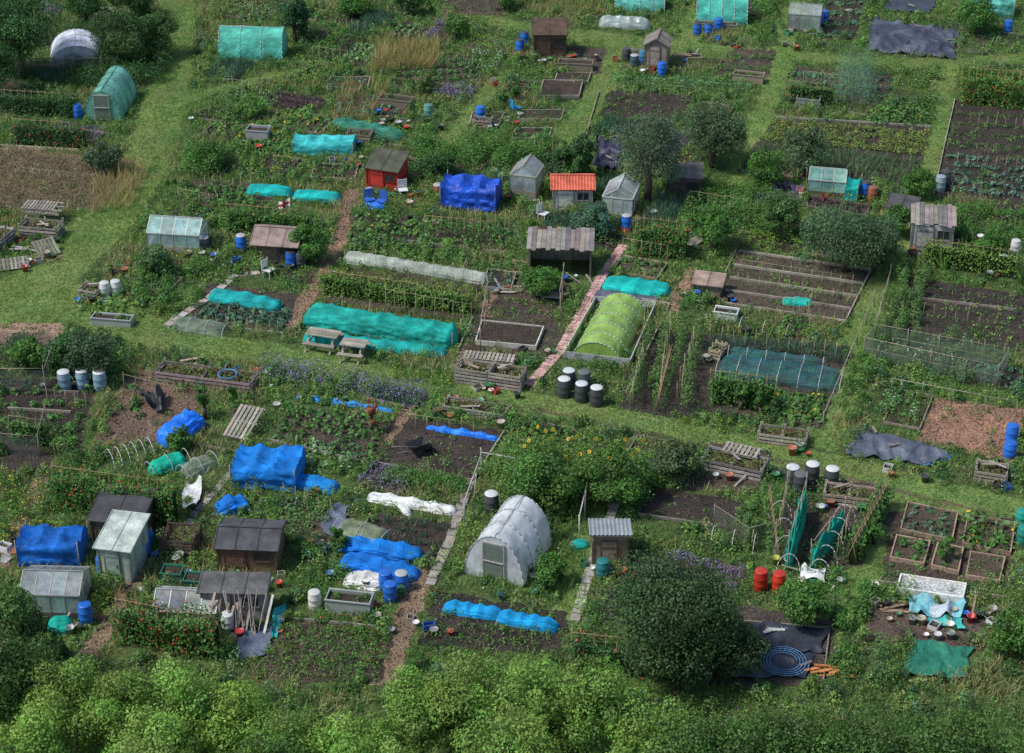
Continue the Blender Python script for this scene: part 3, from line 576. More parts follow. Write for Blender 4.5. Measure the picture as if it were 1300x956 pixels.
shed('storage_shed',(752,718),(797,718),1.3,1.15,'pb',.25,(.25,.19,.13),(.33,.36,.36),corr=True,win=False)
shed('timber_shed',(846,250),(890,252),1.3,1.1,'pf',.25,(.12,.1,.085),(.17,.15,.13),oh=.05)
shed('storage_box',(880,374),(914,378),.9,.6,'pf',.12,(.26,.2,.15),(.3,.22,.17),door=False,win=False)
greenhouse('greenhouse',(28,785),(104,787),1.8,1.05,.45,'x',(.3,.3,.28),(.42,.48,.48),.3)
greenhouse('greenhouse',(195,793),(275,797),1.5,.6,.45,'x',(.45,.45,.42),(.4,.44,.44),.12)
greenhouse('greenhouse',(1025,246),(1072,250),1.5,.8,.4,'x',(.5,.55,.52),(.35,.7,.6),.2)
greenhouse('greenhouse',(1000,40),(1040,43),1.5,1.15,.45,'x',(.35,.38,.36),(.4,.45,.43),.2)
TEAL=(.05,.38,.32);TL2=(.04,.4,.38)
tunnel('netting_cage',(1074,249),(1090,251),1.4,1.,(.04,.36,.32),NET,p=6,ends='flat')
tunnel('arched_shed',(98,86),(98,64),3.1,1.35,(.55,.58,.64),FELT,ends='flat',sag=0,wr=.005)
tunnel('green_polytunnel',(282,68),(362,70),2.,1.75,(.14,.48,.38),NET,ends='flat',sag=.03,wr=.02,hoop=1.2)
tunnel('green_polytunnel',(131,153),(152,120),2.,1.75,(.22,.55,.44),POLY,ends='flat',sag=.02,wr=.01,hoop=1,door=True,frame=(.1,.3,.22))
tunnel('white_polytunnel',(627,737),(664,684),2.35,1.95,(.8,.82,.84),POLY,ends='flat',sag=.02,wr=.01,hoop=1.,door=True)
tunnel('green_polytunnel',(757,459),(790,396),2.2,.95,(.4,.62,.14),POLY,ends='flat',sag=.03,wr=.015,hoop=.9,inner=GRN)
edge('timber_surround',[(716,455),(800,465),(832,392),(756,385),(716,455)],(.5,.5,.46),.35,.04)
tunnel('green_polytunnel',(884,24),(948,26),2.,1.4,(.12,.46,.38),NET,ends='flat',sag=.03,wr=.02)
tunnel('green_polytunnel',(781,8),(844,10),1.8,1.,(.14,.42,.35),NET,ends='flat',sag=.02,wr=.02)
tunnel('cloche_tunnel',(760,32),(826,36),1.,.7,(.45,.54,.5),POLY,hoop=.7)
tunnel('netting_cage',(1232,18),(1284,20),2.,1.3,(.14,.4,.34),NET,p=6,ends='flat',sag=.03)
tunnel('netting_cage',(374,190),(450,192),1.3,.75,(.1,.48,.48),NET,p=7,ends='flat',sag=.05,wr=.03)
tunnel('netting_cage',(422,160),(512,178),1.,.6,(.06,.4,.3),THIN,sag=.2,p=3)
tunnel('netting_tunnel',(313,243),(372,247),.9,.45,TL2);tunnel('netting_tunnel',(372,250),(433,254),.9,.45,TL2)
tunnel('blue_tarpaulin_cage',(564,256),(633,262),1.7,1.35,(.018,.08,.38),TARP,p=7,ends='flat',sag=.05)
tunnel('netting_tunnel',(266,377),(358,392),1.,.5,(.04,.32,.32),NET,sag=.2)
tunnel('netting_cage',(388,408),(580,436),1.3,.85,(.045,.34,.29),NET,p=4,sag=.06,hoop=1.2)
tunnel('netting_tunnel',(385,430),(568,450),.8,.4,(.03,.38,.35),NET,sag=.2)
tunnel('fleece_tunnel',(436,328),(620,358),.9,.45,(.42,.46,.4),NET,sag=.12,hoop=.7)
tunnel('fleece_cloche',(221,413),(288,424),1.1,.5,(.3,.36,.3),THIN,hoops=True)
tunnel('netting_tunnel',(766,360),(850,372),1.5,.35,(.03,.42,.38),NET,sag=.25,p=3)
tunnel('netting_tunnel',(992,384),(1033,386),.6,.3,(.03,.4,.34))
tunnel('netting_cage',(912,468),(1068,488),1.8,.5,(.05,.2,.22),THIN,p=3,hoops=True,sag=.1)
tunnel('netting_tunnel',(925,450),(1045,465),.6,.45,(.05,.2,.22),THIN,hoops=True)
BL=(.02,.16,.58)
tunnel('blue_netting_tunnel',(208,568),(252,536),1.2,.75,BL,TARP,sag=.2,p=3,hoop=.7)
tunnel('blue_netting_cage',(301,602),(382,608),1.9,1.0,(.04,.21,.58),NET,p=7,ends='flat',sag=.05)
tunnel('blue_netting_tunnel',(373,612),(430,624),.9,.45,(.04,.22,.54),NET,sag=.2)
tunnel('blue_netting_tunnel',(273,652),(315,640),.9,.6,(.04,.21,.62),NET,sag=.3,p=3,wr=.12)
tunnel('blue_netting_tunnel',(428,693),(536,708),1.,.42,(.04,.21,.58),NET,sag=.3,hoop=.8,p=3,wr=.1)
tunnel('blue_netting_tunnel',(432,714),(532,734),1.,.42,(.03,.18,.54),NET,sag=.3,hoop=.8,p=3,wr=.1)
tunnel('blue_netting_tunnel',(541,543),(632,558),.4,.2,(.02,.18,.6),TARP,sag=.5,wr=.15)
tunnel('blue_netting_cage',(30,705),(108,708),1.5,1.15,(.025,.14,.45),NET,p=7,ends='flat',sag=.05)
tunnel('blue_netting_tunnel',(562,772),(640,784),.7,.4,(.04,.3,.58),NET,sag=.2,hoop=.5);tunnel('blue_netting_tunnel',(630,784),(710,800),.7,.45,(.04,.3,.58),NET,sag=.2,hoop=.5)
tunnel('netting_tunnel',(190,602),(236,585),.9,.55,(.03,.42,.3),NET,hoops=True);tunnel('fleece_cloche',(232,606),(270,588),.9,.55,(.4,.44,.38),THIN,hoops=True)
tunnel('blue_netting_tunnel',(375,505),(500,522),.3,.2,(.03,.22,.5),TARP,sag=.5,wr=.12)
tunnel('fleece_tunnel',(466,632),(580,652),.6,.35,(.6,.62,.6),TARP,sag=.3,wr=.1)
tunnel('fleece_tunnel',(436,738),(490,742),.9,.4,(.55,.55,.52),TARP,sag=.2,wr=.12)
tunnel('fleece_tunnel',(505,640),(520,655),.4,.3,(.6,.62,.58),TARP)
tunnel('hanging_pea_netting',(1000,722),(1020,652),.32,1.35,(.02,.36,.27),NET,p=3,sag=.18,wr=.14)
tunnel('hanging_pea_netting',(1030,722),(1070,672),.3,1.05,(.02,.34,.27),NET,p=3,sag=.25,wr=.14)
posts('timber_pole',[(1000,724),(1021,650)],1.7,r=.025,rail=True);posts('timber_pole',[(1030,724),(1071,670)],1.4,r=.025,rail=True)
tunnel('netting_tunnel',(60,800),(95,795),.9,.5,(.03,.38,.3),NET);tunnel('netting_tunnel',(722,695),(748,692),.6,.3,(.02,.4,.38),NET)
tunnel('blue_netting_tunnel',(462,262),(490,266),.7,.4,(.02,.14,.5),TARP)
tunnel('fleece_cloche',(430,672),(490,690),1.3,.5,(.4,.45,.3),THIN,hoops=True)
sheet('black_plastic_sheet',[(1108,25),(1215,42),(1212,76),(1100,66)],(.045,.05,.075),col2=(.08,.09,.12),wr=.2)
sheet('black_plastic_sheet',[(1130,-5),(1190,-2),(1180,18),(1120,15)],(.045,.05,.07))
sheet('weed_membrane',[(1092,547),(1200,574),(1188,596),(1074,578)],(.08,.09,.12),col2=(.13,.15,.19),wr=.18)
sheet('blue_tarpaulin',[(1180,574),(1203,578),(1185,597),(1165,592)],(.03,.15,.5),wr=.12)
sheet('black_plastic_sheet',[(955,792),(1052,800),(1046,832),(945,822)],(.035,.04,.055),wr=.14)
sheet('black_plastic_sheet',[(920,825),(1030,832),(1020,864),(905,860)],(.035,.04,.06),wr=.14)
sheet('black_plastic_sheet',[(300,795),(350,800),(335,835),(295,840)],(.1,.12,.17),wr=.2)
sheet('teal_netting_sheet',[(345,780),(368,765),(355,810),(335,815)],(.02,.32,.32),wr=.15)
sheet('weed_membrane',[(760,370),(835,380),(822,395),(752,385)],(.09,.1,.13),wr=.14)
sheet('weed_membrane',[(420,640),(445,645),(430,690),(405,680)],(.11,.13,.18),wr=.2)
sheet('dark_netting',[(756,180),(790,182),(785,222),(752,220)],(.03,.03,.06),wr=.4)
sheet('green_netting_sheet',[(1160,815),(1235,822),(1228,866),(1150,858)],(.02,.16,.1),wr=.14)
sheet('white_fleece',[(1150,765),(1225,770),(1222,790),(1150,785)],(.5,.55,.6),wr=.35,col2=(.15,.4,.45))
sheet('white_fleece',[(1018,722),(1054,726),(1048,744),(1018,738)],(.65,.66,.65),wr=.3)
sheet('teal_netting_sheet',[(1180,783),(1224,790),(1220,803),(1178,795)],(.05,.4,.36),wr=.2)
sheet('black_tarpaulin',[(182,502),(214,508),(208,528),(176,524)],(.03,.03,.035),wr=.7)
sheet('white_fleece',[(233,622),(256,625),(252,655),(234,652)],(.6,.6,.58),wr=.55)
WT=(.6,.61,.57);DK=(.06,.065,.07);B2=(.02,.14,.55)
for a in [(100,150,B2),(370,338,B2),(382,338,DK),(660,66,B2),(666,56,B2),(840,96,B2),(795,78,DK),(816,80,(.05,.2,.35)),(885,44,B2),(899,44,B2),(912,38,B2),(1046,28,B2),(1279,42,B2),(795,292,B2),(1098,250,B2),(1107,256,(.3,.1,.05)),
 (556,250,(.3,.1,.07)),(307,318,B2),(187,692,B2),(182,706,B2),(148,728,(.04,.16,.13)),(132,730,B2),(110,790,B2),(510,748,B2),(496,762,B2),(544,150,(.1,.25,.2)),(610,152,B2),(1283,562,B2),(1281,580,B2),(765,732,(.03,.2,.2)),(1193,242,(.3,.38,.42)),(490,748,B2),(832,606,(.08,.2,.14)),
 (1296,668,(.02,.3,.22)),(1298,690,(.02,.25,.2)),(965,748,(.5,.04,.02)),(988,750,(.5,.04,.02)),(805,86,(.06,.1,.12)),(260,318,DK),(1040,30,B2),(1200,236,DK)]:
    barrel(a[0],a[1],a[2],h=.75*random.uniform(.9,1.1),r=.26,lid=random.choice([None,None,(.4,.4,.4),(.05,.05,.05)]))
for x,y,c in [(716,503,DK),(738,509,DK),(757,514,DK),(722,492,DK),(741,494,(.08,.09,.1)),(1005,616,DK),(1030,612,DK),(1055,618,DK),(1015,625,DK),(624,650,DK),(83,494,(.2,.3,.38)),(106,492,(.2,.3,.38)),(128,494,(.2,.3,.38))]:
    barrel(x,y,c,lid=random.choice([(.55,.57,.57),(.12,.13,.13),(.6,.6,.58)]),h=.85,r=.29)
for x,y in [(134,376),(148,374),(290,800),(400,772),(1272,342),(1288,322)]: barrel(x,y,WT,lid=(.55,.55,.52),h=.7,r=.24)
for x,y,c in [(243,156,WT),(32,345,(.35,.06,.04)),(620,160,(.03,.2,.6)),(505,247,(.7,.7,.7)),(660,150,(.6,.6,.6)),(1232,790,(.4,.03,.03)),(1205,800,WT),(830,275,WT),(560,165,DK),(1000,718,WT),(985,716,(.6,.6,.1)),(1260,780,(.25,.25,.25)),(1110,750,WT),(420,735,(.03,.15,.5)),(352,520,WT),
 (465,745,DK),(120,700,(.02,.2,.5)),(90,805,(.3,.3,.3)),(218,702,(.05,.2,.1)),(610,515,(.1,.3,.15)),(735,262,(.3,.15,.1)),(690,82,(.4,.4,.4)),(495,745,(.6,.55,.4)),(272,330,(.03,.15,.5)),(178,700,(.6,.1,.05)),(240,735,(.03,.2,.4))]: bucket(x,y,c)
for x,y,n in [(820,80,8),(880,75,9),(1020,128,6),(330,190,8),(490,150,10),(500,160,8),(640,160,8),(270,480,10),(310,475,8),(50,330,8),(1240,785,8),(1180,800,8),(1130,780,7),(270,760,10),(330,800,8),(470,790,6),(360,760,6),(700,300,8),(870,320,7),(1260,345,7),(30,700,6),(700,660,5),(1040,735,6),(1225,300,6),(860,300,6),(540,800,5),(420,500,5),(590,520,5),(130,700,6),(1080,640,6),(640,105,5),(1090,20,5),(960,600,8),(1150,600,4),
 (420,700,6),(540,285,5),(600,250,6),(530,255,6),(780,300,5),(1210,330,6),(440,205,5),(285,335,6),(170,345,6),(1100,245,5),(1000,60,5),(920,55,5),(60,495,6),(390,630,5),(660,745,5),(800,740,6),(1270,605,5),(925,415,5),(620,370,6),(690,455,6),(230,780,6),(55,795,6),(370,340,6),(740,75,6),(655,70,4)]:
    pots(np.array(G(x,y)),0,-1.,1.,-.8,.8,n)
def tub(name,a,b,D,h,col,fill=True):
    A,ang,W=frame2(a,b);mb=MB();t=.04
    for o,u,v in(((0,0,0),(W,0,0),(0,t,0)),((0,D-t,0),(W,0,0),(0,t,0)),((0,t+.002,0),(t,0,0),(0,D-2*t-.004,0)),((W-t,t+.002,0),(t,0,0),(0,D-2*t-.004,0))):mb.box(o,u,v,(0,0,h),J(col,.05),PLAS)
    for o,u,v in(((-.03,-.03,h-.04),(W+.06,0,0),(0,.028,0)),((-.03,D+.002,h-.04),(W+.06,0,0),(0,.028,0))):mb.box(o,u,v,(0,0,.05),J(col,.05),PLAS)
    mb.box((t+.003,t+.003,.02),(W-2*t-.006,0,0),(0,D-2*t-.006,0),(0,0,h*.75),(.05,.04,.03),SOIL)
    if fill:dome(mb,np.stack([rng.uniform(.15,W-.15,6),rng.uniform(.1,D-.1,6),np.full(6,h*.7)],1),.14,.25,30,.08,GRN)
    foot(A,ang,0,W,0,D);return mb.fin(name,(A[0],A[1],0),ang)
tub('planter_trough',(116,413),(166,417),.55,.4,(.36,.37,.36));tub('planter_trough',(413,778),(470,784),.7,.6,(.33,.36,.33));tub('white_storage_box',(905,406),(935,410),.6,.45,(.6,.62,.56),False)
tub('planter_trough',(880,35),(935,38),.5,.3,(.3,.28,.25));tub('green_storage_tub',(204,740),(230,742),.6,.45,(.03,.14,.09),False);tub('green_storage_tub',(232,748),(255,750),.6,.4,(.03,.14,.09),False)
tub('planter_trough',(312,178),(340,180),.8,.6,(.35,.36,.35),False);tub('wooden_crate',(708,90),(752,92),.8,.5,(.25,.2,.15),False);tub('compost_crate',(930,104),(968,108),.7,.5,(.3,.25,.18))
tub('wooden_crate',(1010,135),(1040,138),.8,.5,(.3,.32,.3),False);tub('wooden_crate',(480,135),(520,140),.8,.5,(.2,.16,.12))
palletbin('pallet_compost_bin',(25,302),(72,306),1.,.7);palletbin('pallet_compost_bin',(-5,325),(20,305),1.,.7,(.35,.33,.3));pallet('wooden_pallet',(30,285),(76,288),1.,z=.6,n=2);pallet('wooden_pallet',(52,330),(80,322),1,tilt=.6);pallet('wooden_pallet',(0,345),(40,340),.6,tilt=.8)
palletbin('pallet_compost_bin',(578,486),(618,492),.9,.8);palletbin('pallet_compost_bin',(620,492),(660,498),.9,.8,(.34,.29,.23));pallet('wooden_pallet',(585,468),(650,474),.7,z=.4)
palletbin('pallet_compost_bin',(562,524),(640,536),.8,.4,(.3,.27,.22),bays=2)
palletbin('pallet_compost_bin',(890,596),(965,612),1.1,.55,(.27,.26,.24),bays=2);palletbin('pallet_compost_bin',(962,562),(1022,570),.8,.5,bays=2);palletbin('pallet_compost_bin',(1237,610),(1276,616),.9,.5);palletbin('pallet_compost_bin',(1045,640),(1108,648),.9,.55,(.33,.28,.21),bays=2)
palletbin('log_compost_bin',(198,484),(318,500),1.,.55,(.24,.2,.18),bays=2);palletbin('timber_bin',(205,705),(245,708),1.2,.75,(.13,.095,.07));palletbin('timber_bin',(790,78),(815,80),.8,.6,(.25,.23,.2))
palletbin('pallet_compost_bin',(900,455),(912,458),.8,.5,(.35,.3,.2));palletbin('pallet_compost_bin',(100,378),(122,382),.8,.5);palletbin('pallet_compost_bin',(440,180),(470,182),.8,.5,(.25,.2,.16));palletbin('pallet_compost_bin',(600,162),(622,164),.6,.5,(.3,.25,.2))
pallet('wooden_pallet',(280,560),(312,566),1.9,tilt=.25,z=.15,n=1,col=(.3,.27,.22));pallet('wooden_pallet',(915,590),(960,600),.8,z=.5);pallet('wooden_pallet',(872,312),(885,316),1.3,z=.1)
def bench(name,a,b):
    A,ang,W=frame2(a,b);mb=MB()
    for i in range(6):mb.box((0,.35+i*.12,.68),(W,0,0),(0,.1,0),(0,0,.035),J(WG,.3))
    for y in(-.05,1.15):
        for i in range(2):mb.box((0,y+i*.12,.4),(W,0,0),(0,.1,0),(0,0,.035),J(WG,.3))
    for x in(.15,W-.2):
        mb.beam((x,-.1,0),(x,.6,.67),.07,.05,WG);mb.beam((x,1.4,0),(x,.8,.67),.07,.05,WG);mb.beam((x+.05,0,.37),(x+.05,1.35,.37),.05,.07,WG);mb.beam((x+.05,.35,.64),(x+.05,1.05,.64),.05,.06,WG)
    foot(A,ang,0,W,0,1.3);return mb.fin(name,(A[0],A[1],0),ang)
bench('picnic_table',(384,446),(424,452));bench('picnic_table',(428,460),(460,464))
planks('timber_pile',318,795,14,1.6,(.4,.37,.33),.6,lean=True);planks('timber_pile',275,790,6,1.3,(.3,.25,.2),.5,lean=True);planks('timber_pile',1055,855,7,1.5,(.5,.22,.08),.5);planks('timber_pile',980,800,6,1.4,(.4,.4,.38));planks('timber_pile',870,75,8,1.8,(.25,.2,.15));planks('timber_pile',700,378,6,1.5);planks('timber_pile',640,370,5,2)
planks('timber_pile',1140,255,6,1.4,(.4,.4,.38));planks('timber_pile',1130,775,6,1.2,(.28,.2,.14));planks('timber_pile',705,305,9,1.8,(.25,.22,.19),.7);planks('timber_pile',20,320,6,1.6,(.4,.38,.34));planks('timber_pile',230,470,8,1.4,(.3,.22,.2),1.)
rbed('cold_frame',[(1143,738),(1225,750),(1221,768),(1138,755)],.35,(.6,.6,.57),(.5,.52,.5),.06)
for i,(q,k) in enumerate([([(1152,642),(1215,655),(1208,690),(1143,676)],'cab'),([(1228,658),(1288,668),(1282,706),(1222,694)],'squash'),([(1138,684),(1180,692),(1172,720),(1130,712)],'chard'),([(1190,694),(1222,700),(1216,730),(1182,722)],'straw'),([(1232,705),(1275,712),(1268,742),(1226,735)],'straw')]):
    rbed('raised_bed',q,.2,(.34,.24,.17),(.08,.06,.045),kind=k,rows=4,sc=1.1)
rbed('raised_bed',[(612,412),(690,420),(680,445),(604,438)],.25,(.5,.47,.4),kind='let',rows=4,sc=1.3)
rbed('raised_bed',[(690,105),(740,105),(735,125),(684,125)],.2,kind='seed',rows=3);rbed('raised_bed',[(708,94),(750,95),(746,106),(704,105)],.15,kind='seed',rows=2)
rbed('raised_bed',[(662,142),(716,142),(712,154),(658,154)],.15,kind='straw',rows=2);rbed('raised_bed',[(600,145),(640,145),(634,160),(596,160)],.15,kind='straw',rows=2)
rbed('raised_bed',[(655,165),(700,165),(696,178),(650,178)],.15,kind='chard',rows=2);rbed('raised_bed',[(420,100),(470,100),(466,116),(415,116)],.15,kind='cab',rows=2);rbed('raised_bed',[(400,210),(455,212),(450,230),(395,228)],.15,kind='chard',rows=3);rbed('raised_bed',[(620,345),(655,350),(648,372),(612,368)],.2,kind='cab',rows=3)
for y in (322,340,356,372,388):edge('timber_edging',[(938-(y-322)*.35,y-2),(1105-(y-322)*.45,y+22)],(.3,.26,.21),.12,.08)
for q in [[(935,318),(903,386)],[(1105,345),(1072,412)],[(815,382),(850,388),(795,500)],[(1115,440),(1262,462)],[(760,118),(742,180)],[(1185,250),(1200,180),(1212,128)],[(940,218),(1160,247)],[(985,150),(1182,162)],[(480,590),(600,612),(640,550)],[(905,788),(1053,800),(1045,866)],[(930,790),(900,866)],[(450,300),(640,322)],[(600,405),(580,450),(700,458)],[(340,560),(470,590)],[(210,560),(300,575)],[(1110,740),(1275,760)],[(265,415),(360,425)],[(810,655),(925,672)],[(470,655),(450,700)],[(345,785),(500,800)],[(360,165),(350,185)],[(1165,380),(1290,395)],[(0,186),(100,192)],[(0,495),(100,500)],[(5,520),(90,525)]]:edge('timber_edging',q,J(WG,.2),.12)
posts('timber_post_frame',[(612,608),(748,632),(735,690)],1.3,r=.035,col=(.4,.38,.35));posts('timber_post_frame',[(612,608),(590,670)],1.3,r=.035,col=(.4,.38,.35))
posts('netting_fence',[(1095,455),(1265,492),(1278,470),(1110,438)],1.1,close=True,r=.02,mid=.5,net=(.16,.2,.16));posts('netting_fence',[(0,500),(60,500),(75,455),(0,450)],1.3,r=.02,net=(.14,.14,.14))
posts('bean_pole_frame',[(710,408),(716,372)],1.6,r=.03);posts('bean_pole_frame',[(610,445),(620,385)],1.4,r=.03)
posts('wire_fence',[(1045,545),(1110,390)],.9,r=.025,sub=2);posts('wire_fence',[(1130,500),(1290,530)],.8,r=.02,sub=1.4);posts('timber_fence',[(22,92),(148,92)],.9,r=.05,mid=.5,net=(.12,.1,.08),sub=.9)
posts('netting_fence',[(905,670),(950,700),(985,690)],1.1,r=.02,net=(.15,.15,.12));posts('netting_fence',[(0,575),(50,580),(60,540)],1.,r=.02,net=(.12,.14,.12));posts('netting_fence',[(1110,430),(1135,340)],.9,r=.02)
CC=(.38,.31,.2)
for q,h in [([(250,425),(380,436)],1.1),([(490,400),(600,420)],1.4),([(815,470),(800,530)],1.3),([(850,430),(835,520)],1.5),([(940,350),(1080,372)],.9),([(935,365),(1070,388)],.8),([(560,90),(600,90)],1.2),([(1230,160),(1300,168)],.8),([(440,345),(600,368)],1.3),([(900,440),(1060,460)],1.1),([(1000,625),(985,700)],1.2),([(1085,660),(1060,720)],1.3),([(160,500),(240,520)],1.),([(360,640),(420,660)],1.),([(640,300),(560,290)],1.2),([(30,230),(130,240)],.8),([(1020,110),(1110,120)],1.),([(880,450),(860,520)],1.5),([(780,125),(860,130)],.7),([(1130,400),(1240,420)],.9),([(60,520),(110,530)],1.1),([(260,245),(330,248)],1.),([(500,545),(600,560)],.9),([(690,375),(640,372)],1.2),([(1215,215),(1300,222)],.9)]:
    posts('bamboo_cane_row',q,h,r=.011,sub=.5,col=CC,rail=random.random()<.5)
def hoops(name,a,b,W,h,n,col=(.6,.6,.6)):
    A,ang,L=frame2(a,b);mb=MB()
    for i in range(n):
        x=L*i/max(1,n-1)
        for k in range(10):
            t0,t1=math.pi*k/10,math.pi*(k+1)/10;mb.cyl((x,W/2*math.cos(t0),h*math.sin(t0)),(x,W/2*math.cos(t1),h*math.sin(t1)),.014,.014,col,PLAS,5)
    return mb.fin(name,(A[0],A[1],0),ang)
hoops('cloche_hoops',(140,590),(190,575),1.1,.7,6);hoops('cloche_hoops',(1000,728),(990,660),.9,.9,4);hoops('cloche_hoops',(1040,735),(1072,665),.9,.9,5);hoops('cloche_hoops',(912,410),(1000,425),1,.5,4);hoops('cloche_hoops',(905,690),(985,705),.8,.8,4)
mb=MB()
for t in range(96):
    a0,a1=t*.26,(t+1)*.26;r0,r1=.45+t*.0045,.45+(t+1)*.0045;mb.cyl((r0*math.cos(a0),r0*math.sin(a0),.16),(r1*math.cos(a1),r1*math.sin(a1),.16),.016,.016,(.12,.28,.5),PLAS,5)
mb.fin('garden_hose',(*G(995,845),.06))
mb=MB()
for t in range(60):
    a0,a1=t*.22,(t+1)*.22;mb.cyl((.4*math.cos(a0),.4*math.sin(a0),.6),(.4*math.cos(a1),.4*math.sin(a1),.6),.03,.03,(.05,.25,.5),PLAS,5)
mb.fin('garden_hose',(*G(290,490),.0))
x,y=G(370,295);mb=MB();mb.cyl((0,0,0),(0,0,1.9),.02,.015,(.5,.5,.5),METAL,6)
for i in range(8):
    for k in range(6):
        f=lambda u,v:(-u*.07,math.sin(u*.9)*.06,1.85-v*.07-u*.025);c=(.55,.03,.03) if (k in(2,3) or i in(3,4)) else (.75,.75,.75)
        mb.add([f(i,k),f(i+1,k),f(i+1,k+1),f(i,k+1)],[(0,1,2,3)],TARP,c)
mb.fin('flag_on_pole',(x,y,0))
def chair(name,px,py,col,rz=0):
    x,y=G(px,py);mb=MB();mb.box((-.24,-.22,.4),(.48,0,0),(0,.44,0),(0,0,.03),col,PLAS)
    for a,b in((-.22,-.2),(.19,-.2),(-.22,.18),(.19,.18)):mb.box((a,b,0),(.03,0,0),(0,.03,0),(0,0,.4),col,PLAS)
    for i in range(4):mb.box((-.24,.22,.48+i*.11),(.48,0,0),(0,.025,0),(0,0,.08),col,PLAS)
    for a in(-.24,.21):mb.box((a,.24,.4),(.03,0,0),(0,.03,0),(0,0,.52),col,PLAS)
    return mb.fin(name,(x,y,0),rz)
chair('garden_chair',470,262,(.03,.12,.5),.4);chair('garden_chair',484,264,(.03,.12,.5),-.5);chair('garden_chair',512,250,(.65,.65,.65),.2);chair('garden_chair',342,352,(.6,.6,.6),1);chair('garden_chair',690,280,(.6,.6,.6),1);chair('garden_chair',655,145,(.02,.25,.5),2)
x,y=G(528,578);mb=MB();mb.add([(-.2,-.15,.25),(.35,-.15,.25),(.35,.15,.25),(-.2,.15,.25),(-.35,-.3,.55),(.5,-.28,.6),(.5,.28,.6),(-.35,.3,.55)],np.array([[0,3,2,1],[0,1,5,4],[1,2,6,5],[2,3,7,6],[3,0,4,7]]),PLAS,(.05,.05,.05))
for s in(-1,1):mb.cyl((.55,.05*s,.2),(-.95,.28*s,.55),.016,.016,(.2,.2,.2),METAL,6);mb.cyl((-.25,.2*s,.4),(-.3,.22*s,0),.014,.014,(.2,.2,.2),METAL,6)
mb.cyl((.55,-.04,.2),(.55,.04,.2),.2,.2,(.03,.03,.03),PLAS,14);mb.fin('wheelbarrow',(x,y,0),.5)
# ================= CROPS
RED=(.05,(.45,.04,.03))
hedge('runner_bean_row',(72,642),(228,664),1.1,1.8,GRN,520,RED);hedge('runner_bean_row',(152,808),(282,833),1.1,1.6,(.06,.12,.03),520,(.06,(.45,.04,.03)))
hedge('runner_bean_row',(806,320),(872,327),1.2,1.8,GRN,480,RED);hedge('runner_bean_row',(1218,126),(1330,136),2.,1.9,(.075,.145,.03),330,RED)
hedge('runner_bean_row',(20,182),(112,189),.9,1.4,DG,450,RED);hedge('bean_row',(408,370),(600,398),.9,1.1,(.085,.145,.03),440);hedge('bean_row',(290,292),(395,302),1.1,1.4,GRN,420,(.01,(.5,.1,.05)))
hedge('bean_row',(900,510),(985,520),.8,1.5,GRN,380);hedge('runner_bean_row',(0,142),(100,148),1.,1.3,DG,380);hedge('raspberry_canes',(850,470),(835,530),.6,1.2,GRN,220,core=False);hedge('raspberry_canes',(1080,720),(1125,640),.7,1.2,GRN,280)
hedge('raspberry_canes',(985,720),(975,640),.7,1.,GRN,240);hedge('runner_bean_row',(725,845),(880,862),1.,1.4,DG,380,RED)
hedge('sweet_pea_row',(540,300),(630,308),.6,1.1,GRN,280,(.08,(.4,.15,.3)),core=False);hedge('bean_row',(1000,128),(1060,134),.7,1.2,GRN,280);hedge('bean_row',(15,560),(60,566),.7,1.2,GRN,280);hedge('bean_row',(1170,335),(1290,352),.8,1.3,YG,240)
hedge('brassica_hedge',(775,104),(952,116),.8,.6,(.1,.18,.07),420,canes=False)
for x,y,h in[(260,532,1.9),(298,530,1.7),(638,135,1.3),(655,130,1.4),(1110,690,1.2),(1200,715,1.3),(430,700,1.2),(940,520,1.5),(915,505,1.4),(965,528,1.4)]:
    tree('bean_wigwam',x,y,h,.38,h*.95,GRN,2200,.1,12)
tree('copper_shrub',472,548,1.7,.35,1.5,(.25,.09,.05),1800,.09,12,)
C=crop
C('potato_plants',[(440,345),(608,365),(592,405),(412,385)],3,'pot',sc=1.,col=YG)
C('cabbage_plants',[(270,380),(375,395),(362,418),(245,405)],4,'cab',col=BG);C('cabbage_plants',[(390,560),(460,575),(440,618),(380,600)],4,'cab',sc=1.5,col=(.12,.19,.1))
C('strawberry_plants',[(345,790),(500,803),(480,866),(322,860)],6,'straw',sc=1.4,gap=.17);C('vegetable_plants',[(360,515),(500,535),(470,588),(345,560)],5,'chard',sc=1.2)
C('seedling_rows',[(1152,358),(1300,378),(1300,445),(1125,425)],6,'seed',sc=1.7,miss=.2,gap=.18);C('potato_plants',[(1235,395),(1290,400),(1290,440),(1235,435)],3,'let',sc=1.5)
C('vegetable_rows',[(1215,140),(1330,145),(1330,200),(1200,190)],4,'let',sc=1.7,col=GRN,gap=.18);C('vegetable_rows',[(1200,195),(1330,205),(1330,260),(1190,245)],5,'cab',sc=1.,col=(.075,.13,.1),miss=.1)
C('vegetable_rows',[(985,155),(1180,168),(1170,200),(965,180)],4,'pot',sc=.8,col=(.14,.17,.04));C('vegetable_rows',[(965,185),(1170,205),(1162,242),(940,215)],5,'leek',miss=.1,col=(.1,.15,.07),gap=.12,sc=1.1);C('vegetable_rows',[(1000,90),(1135,100),(1125,130),(1000,120)],3,'cab')
C('vegetable_rows',[(770,122),(872,126),(862,150),(765,146)],3,'seed',sc=1.6,miss=.3)
C('onion_plants',[(900,430),(1078,445),(1070,465),(895,450)],3,'leek',gap=.14);C('squash_plants',[(905,490),(1050,505),(1042,540),(890,522)],3,'squash',sc=.8)
C('vegetable_rows',[(940,322),(1100,348),(1085,385),(915,360)],5,'seed',miss=.4,sc=1.3);C('potato_plants',[(965,350),(1050,362),(1045,375),(960,362)],2,'let',sc=1.6)
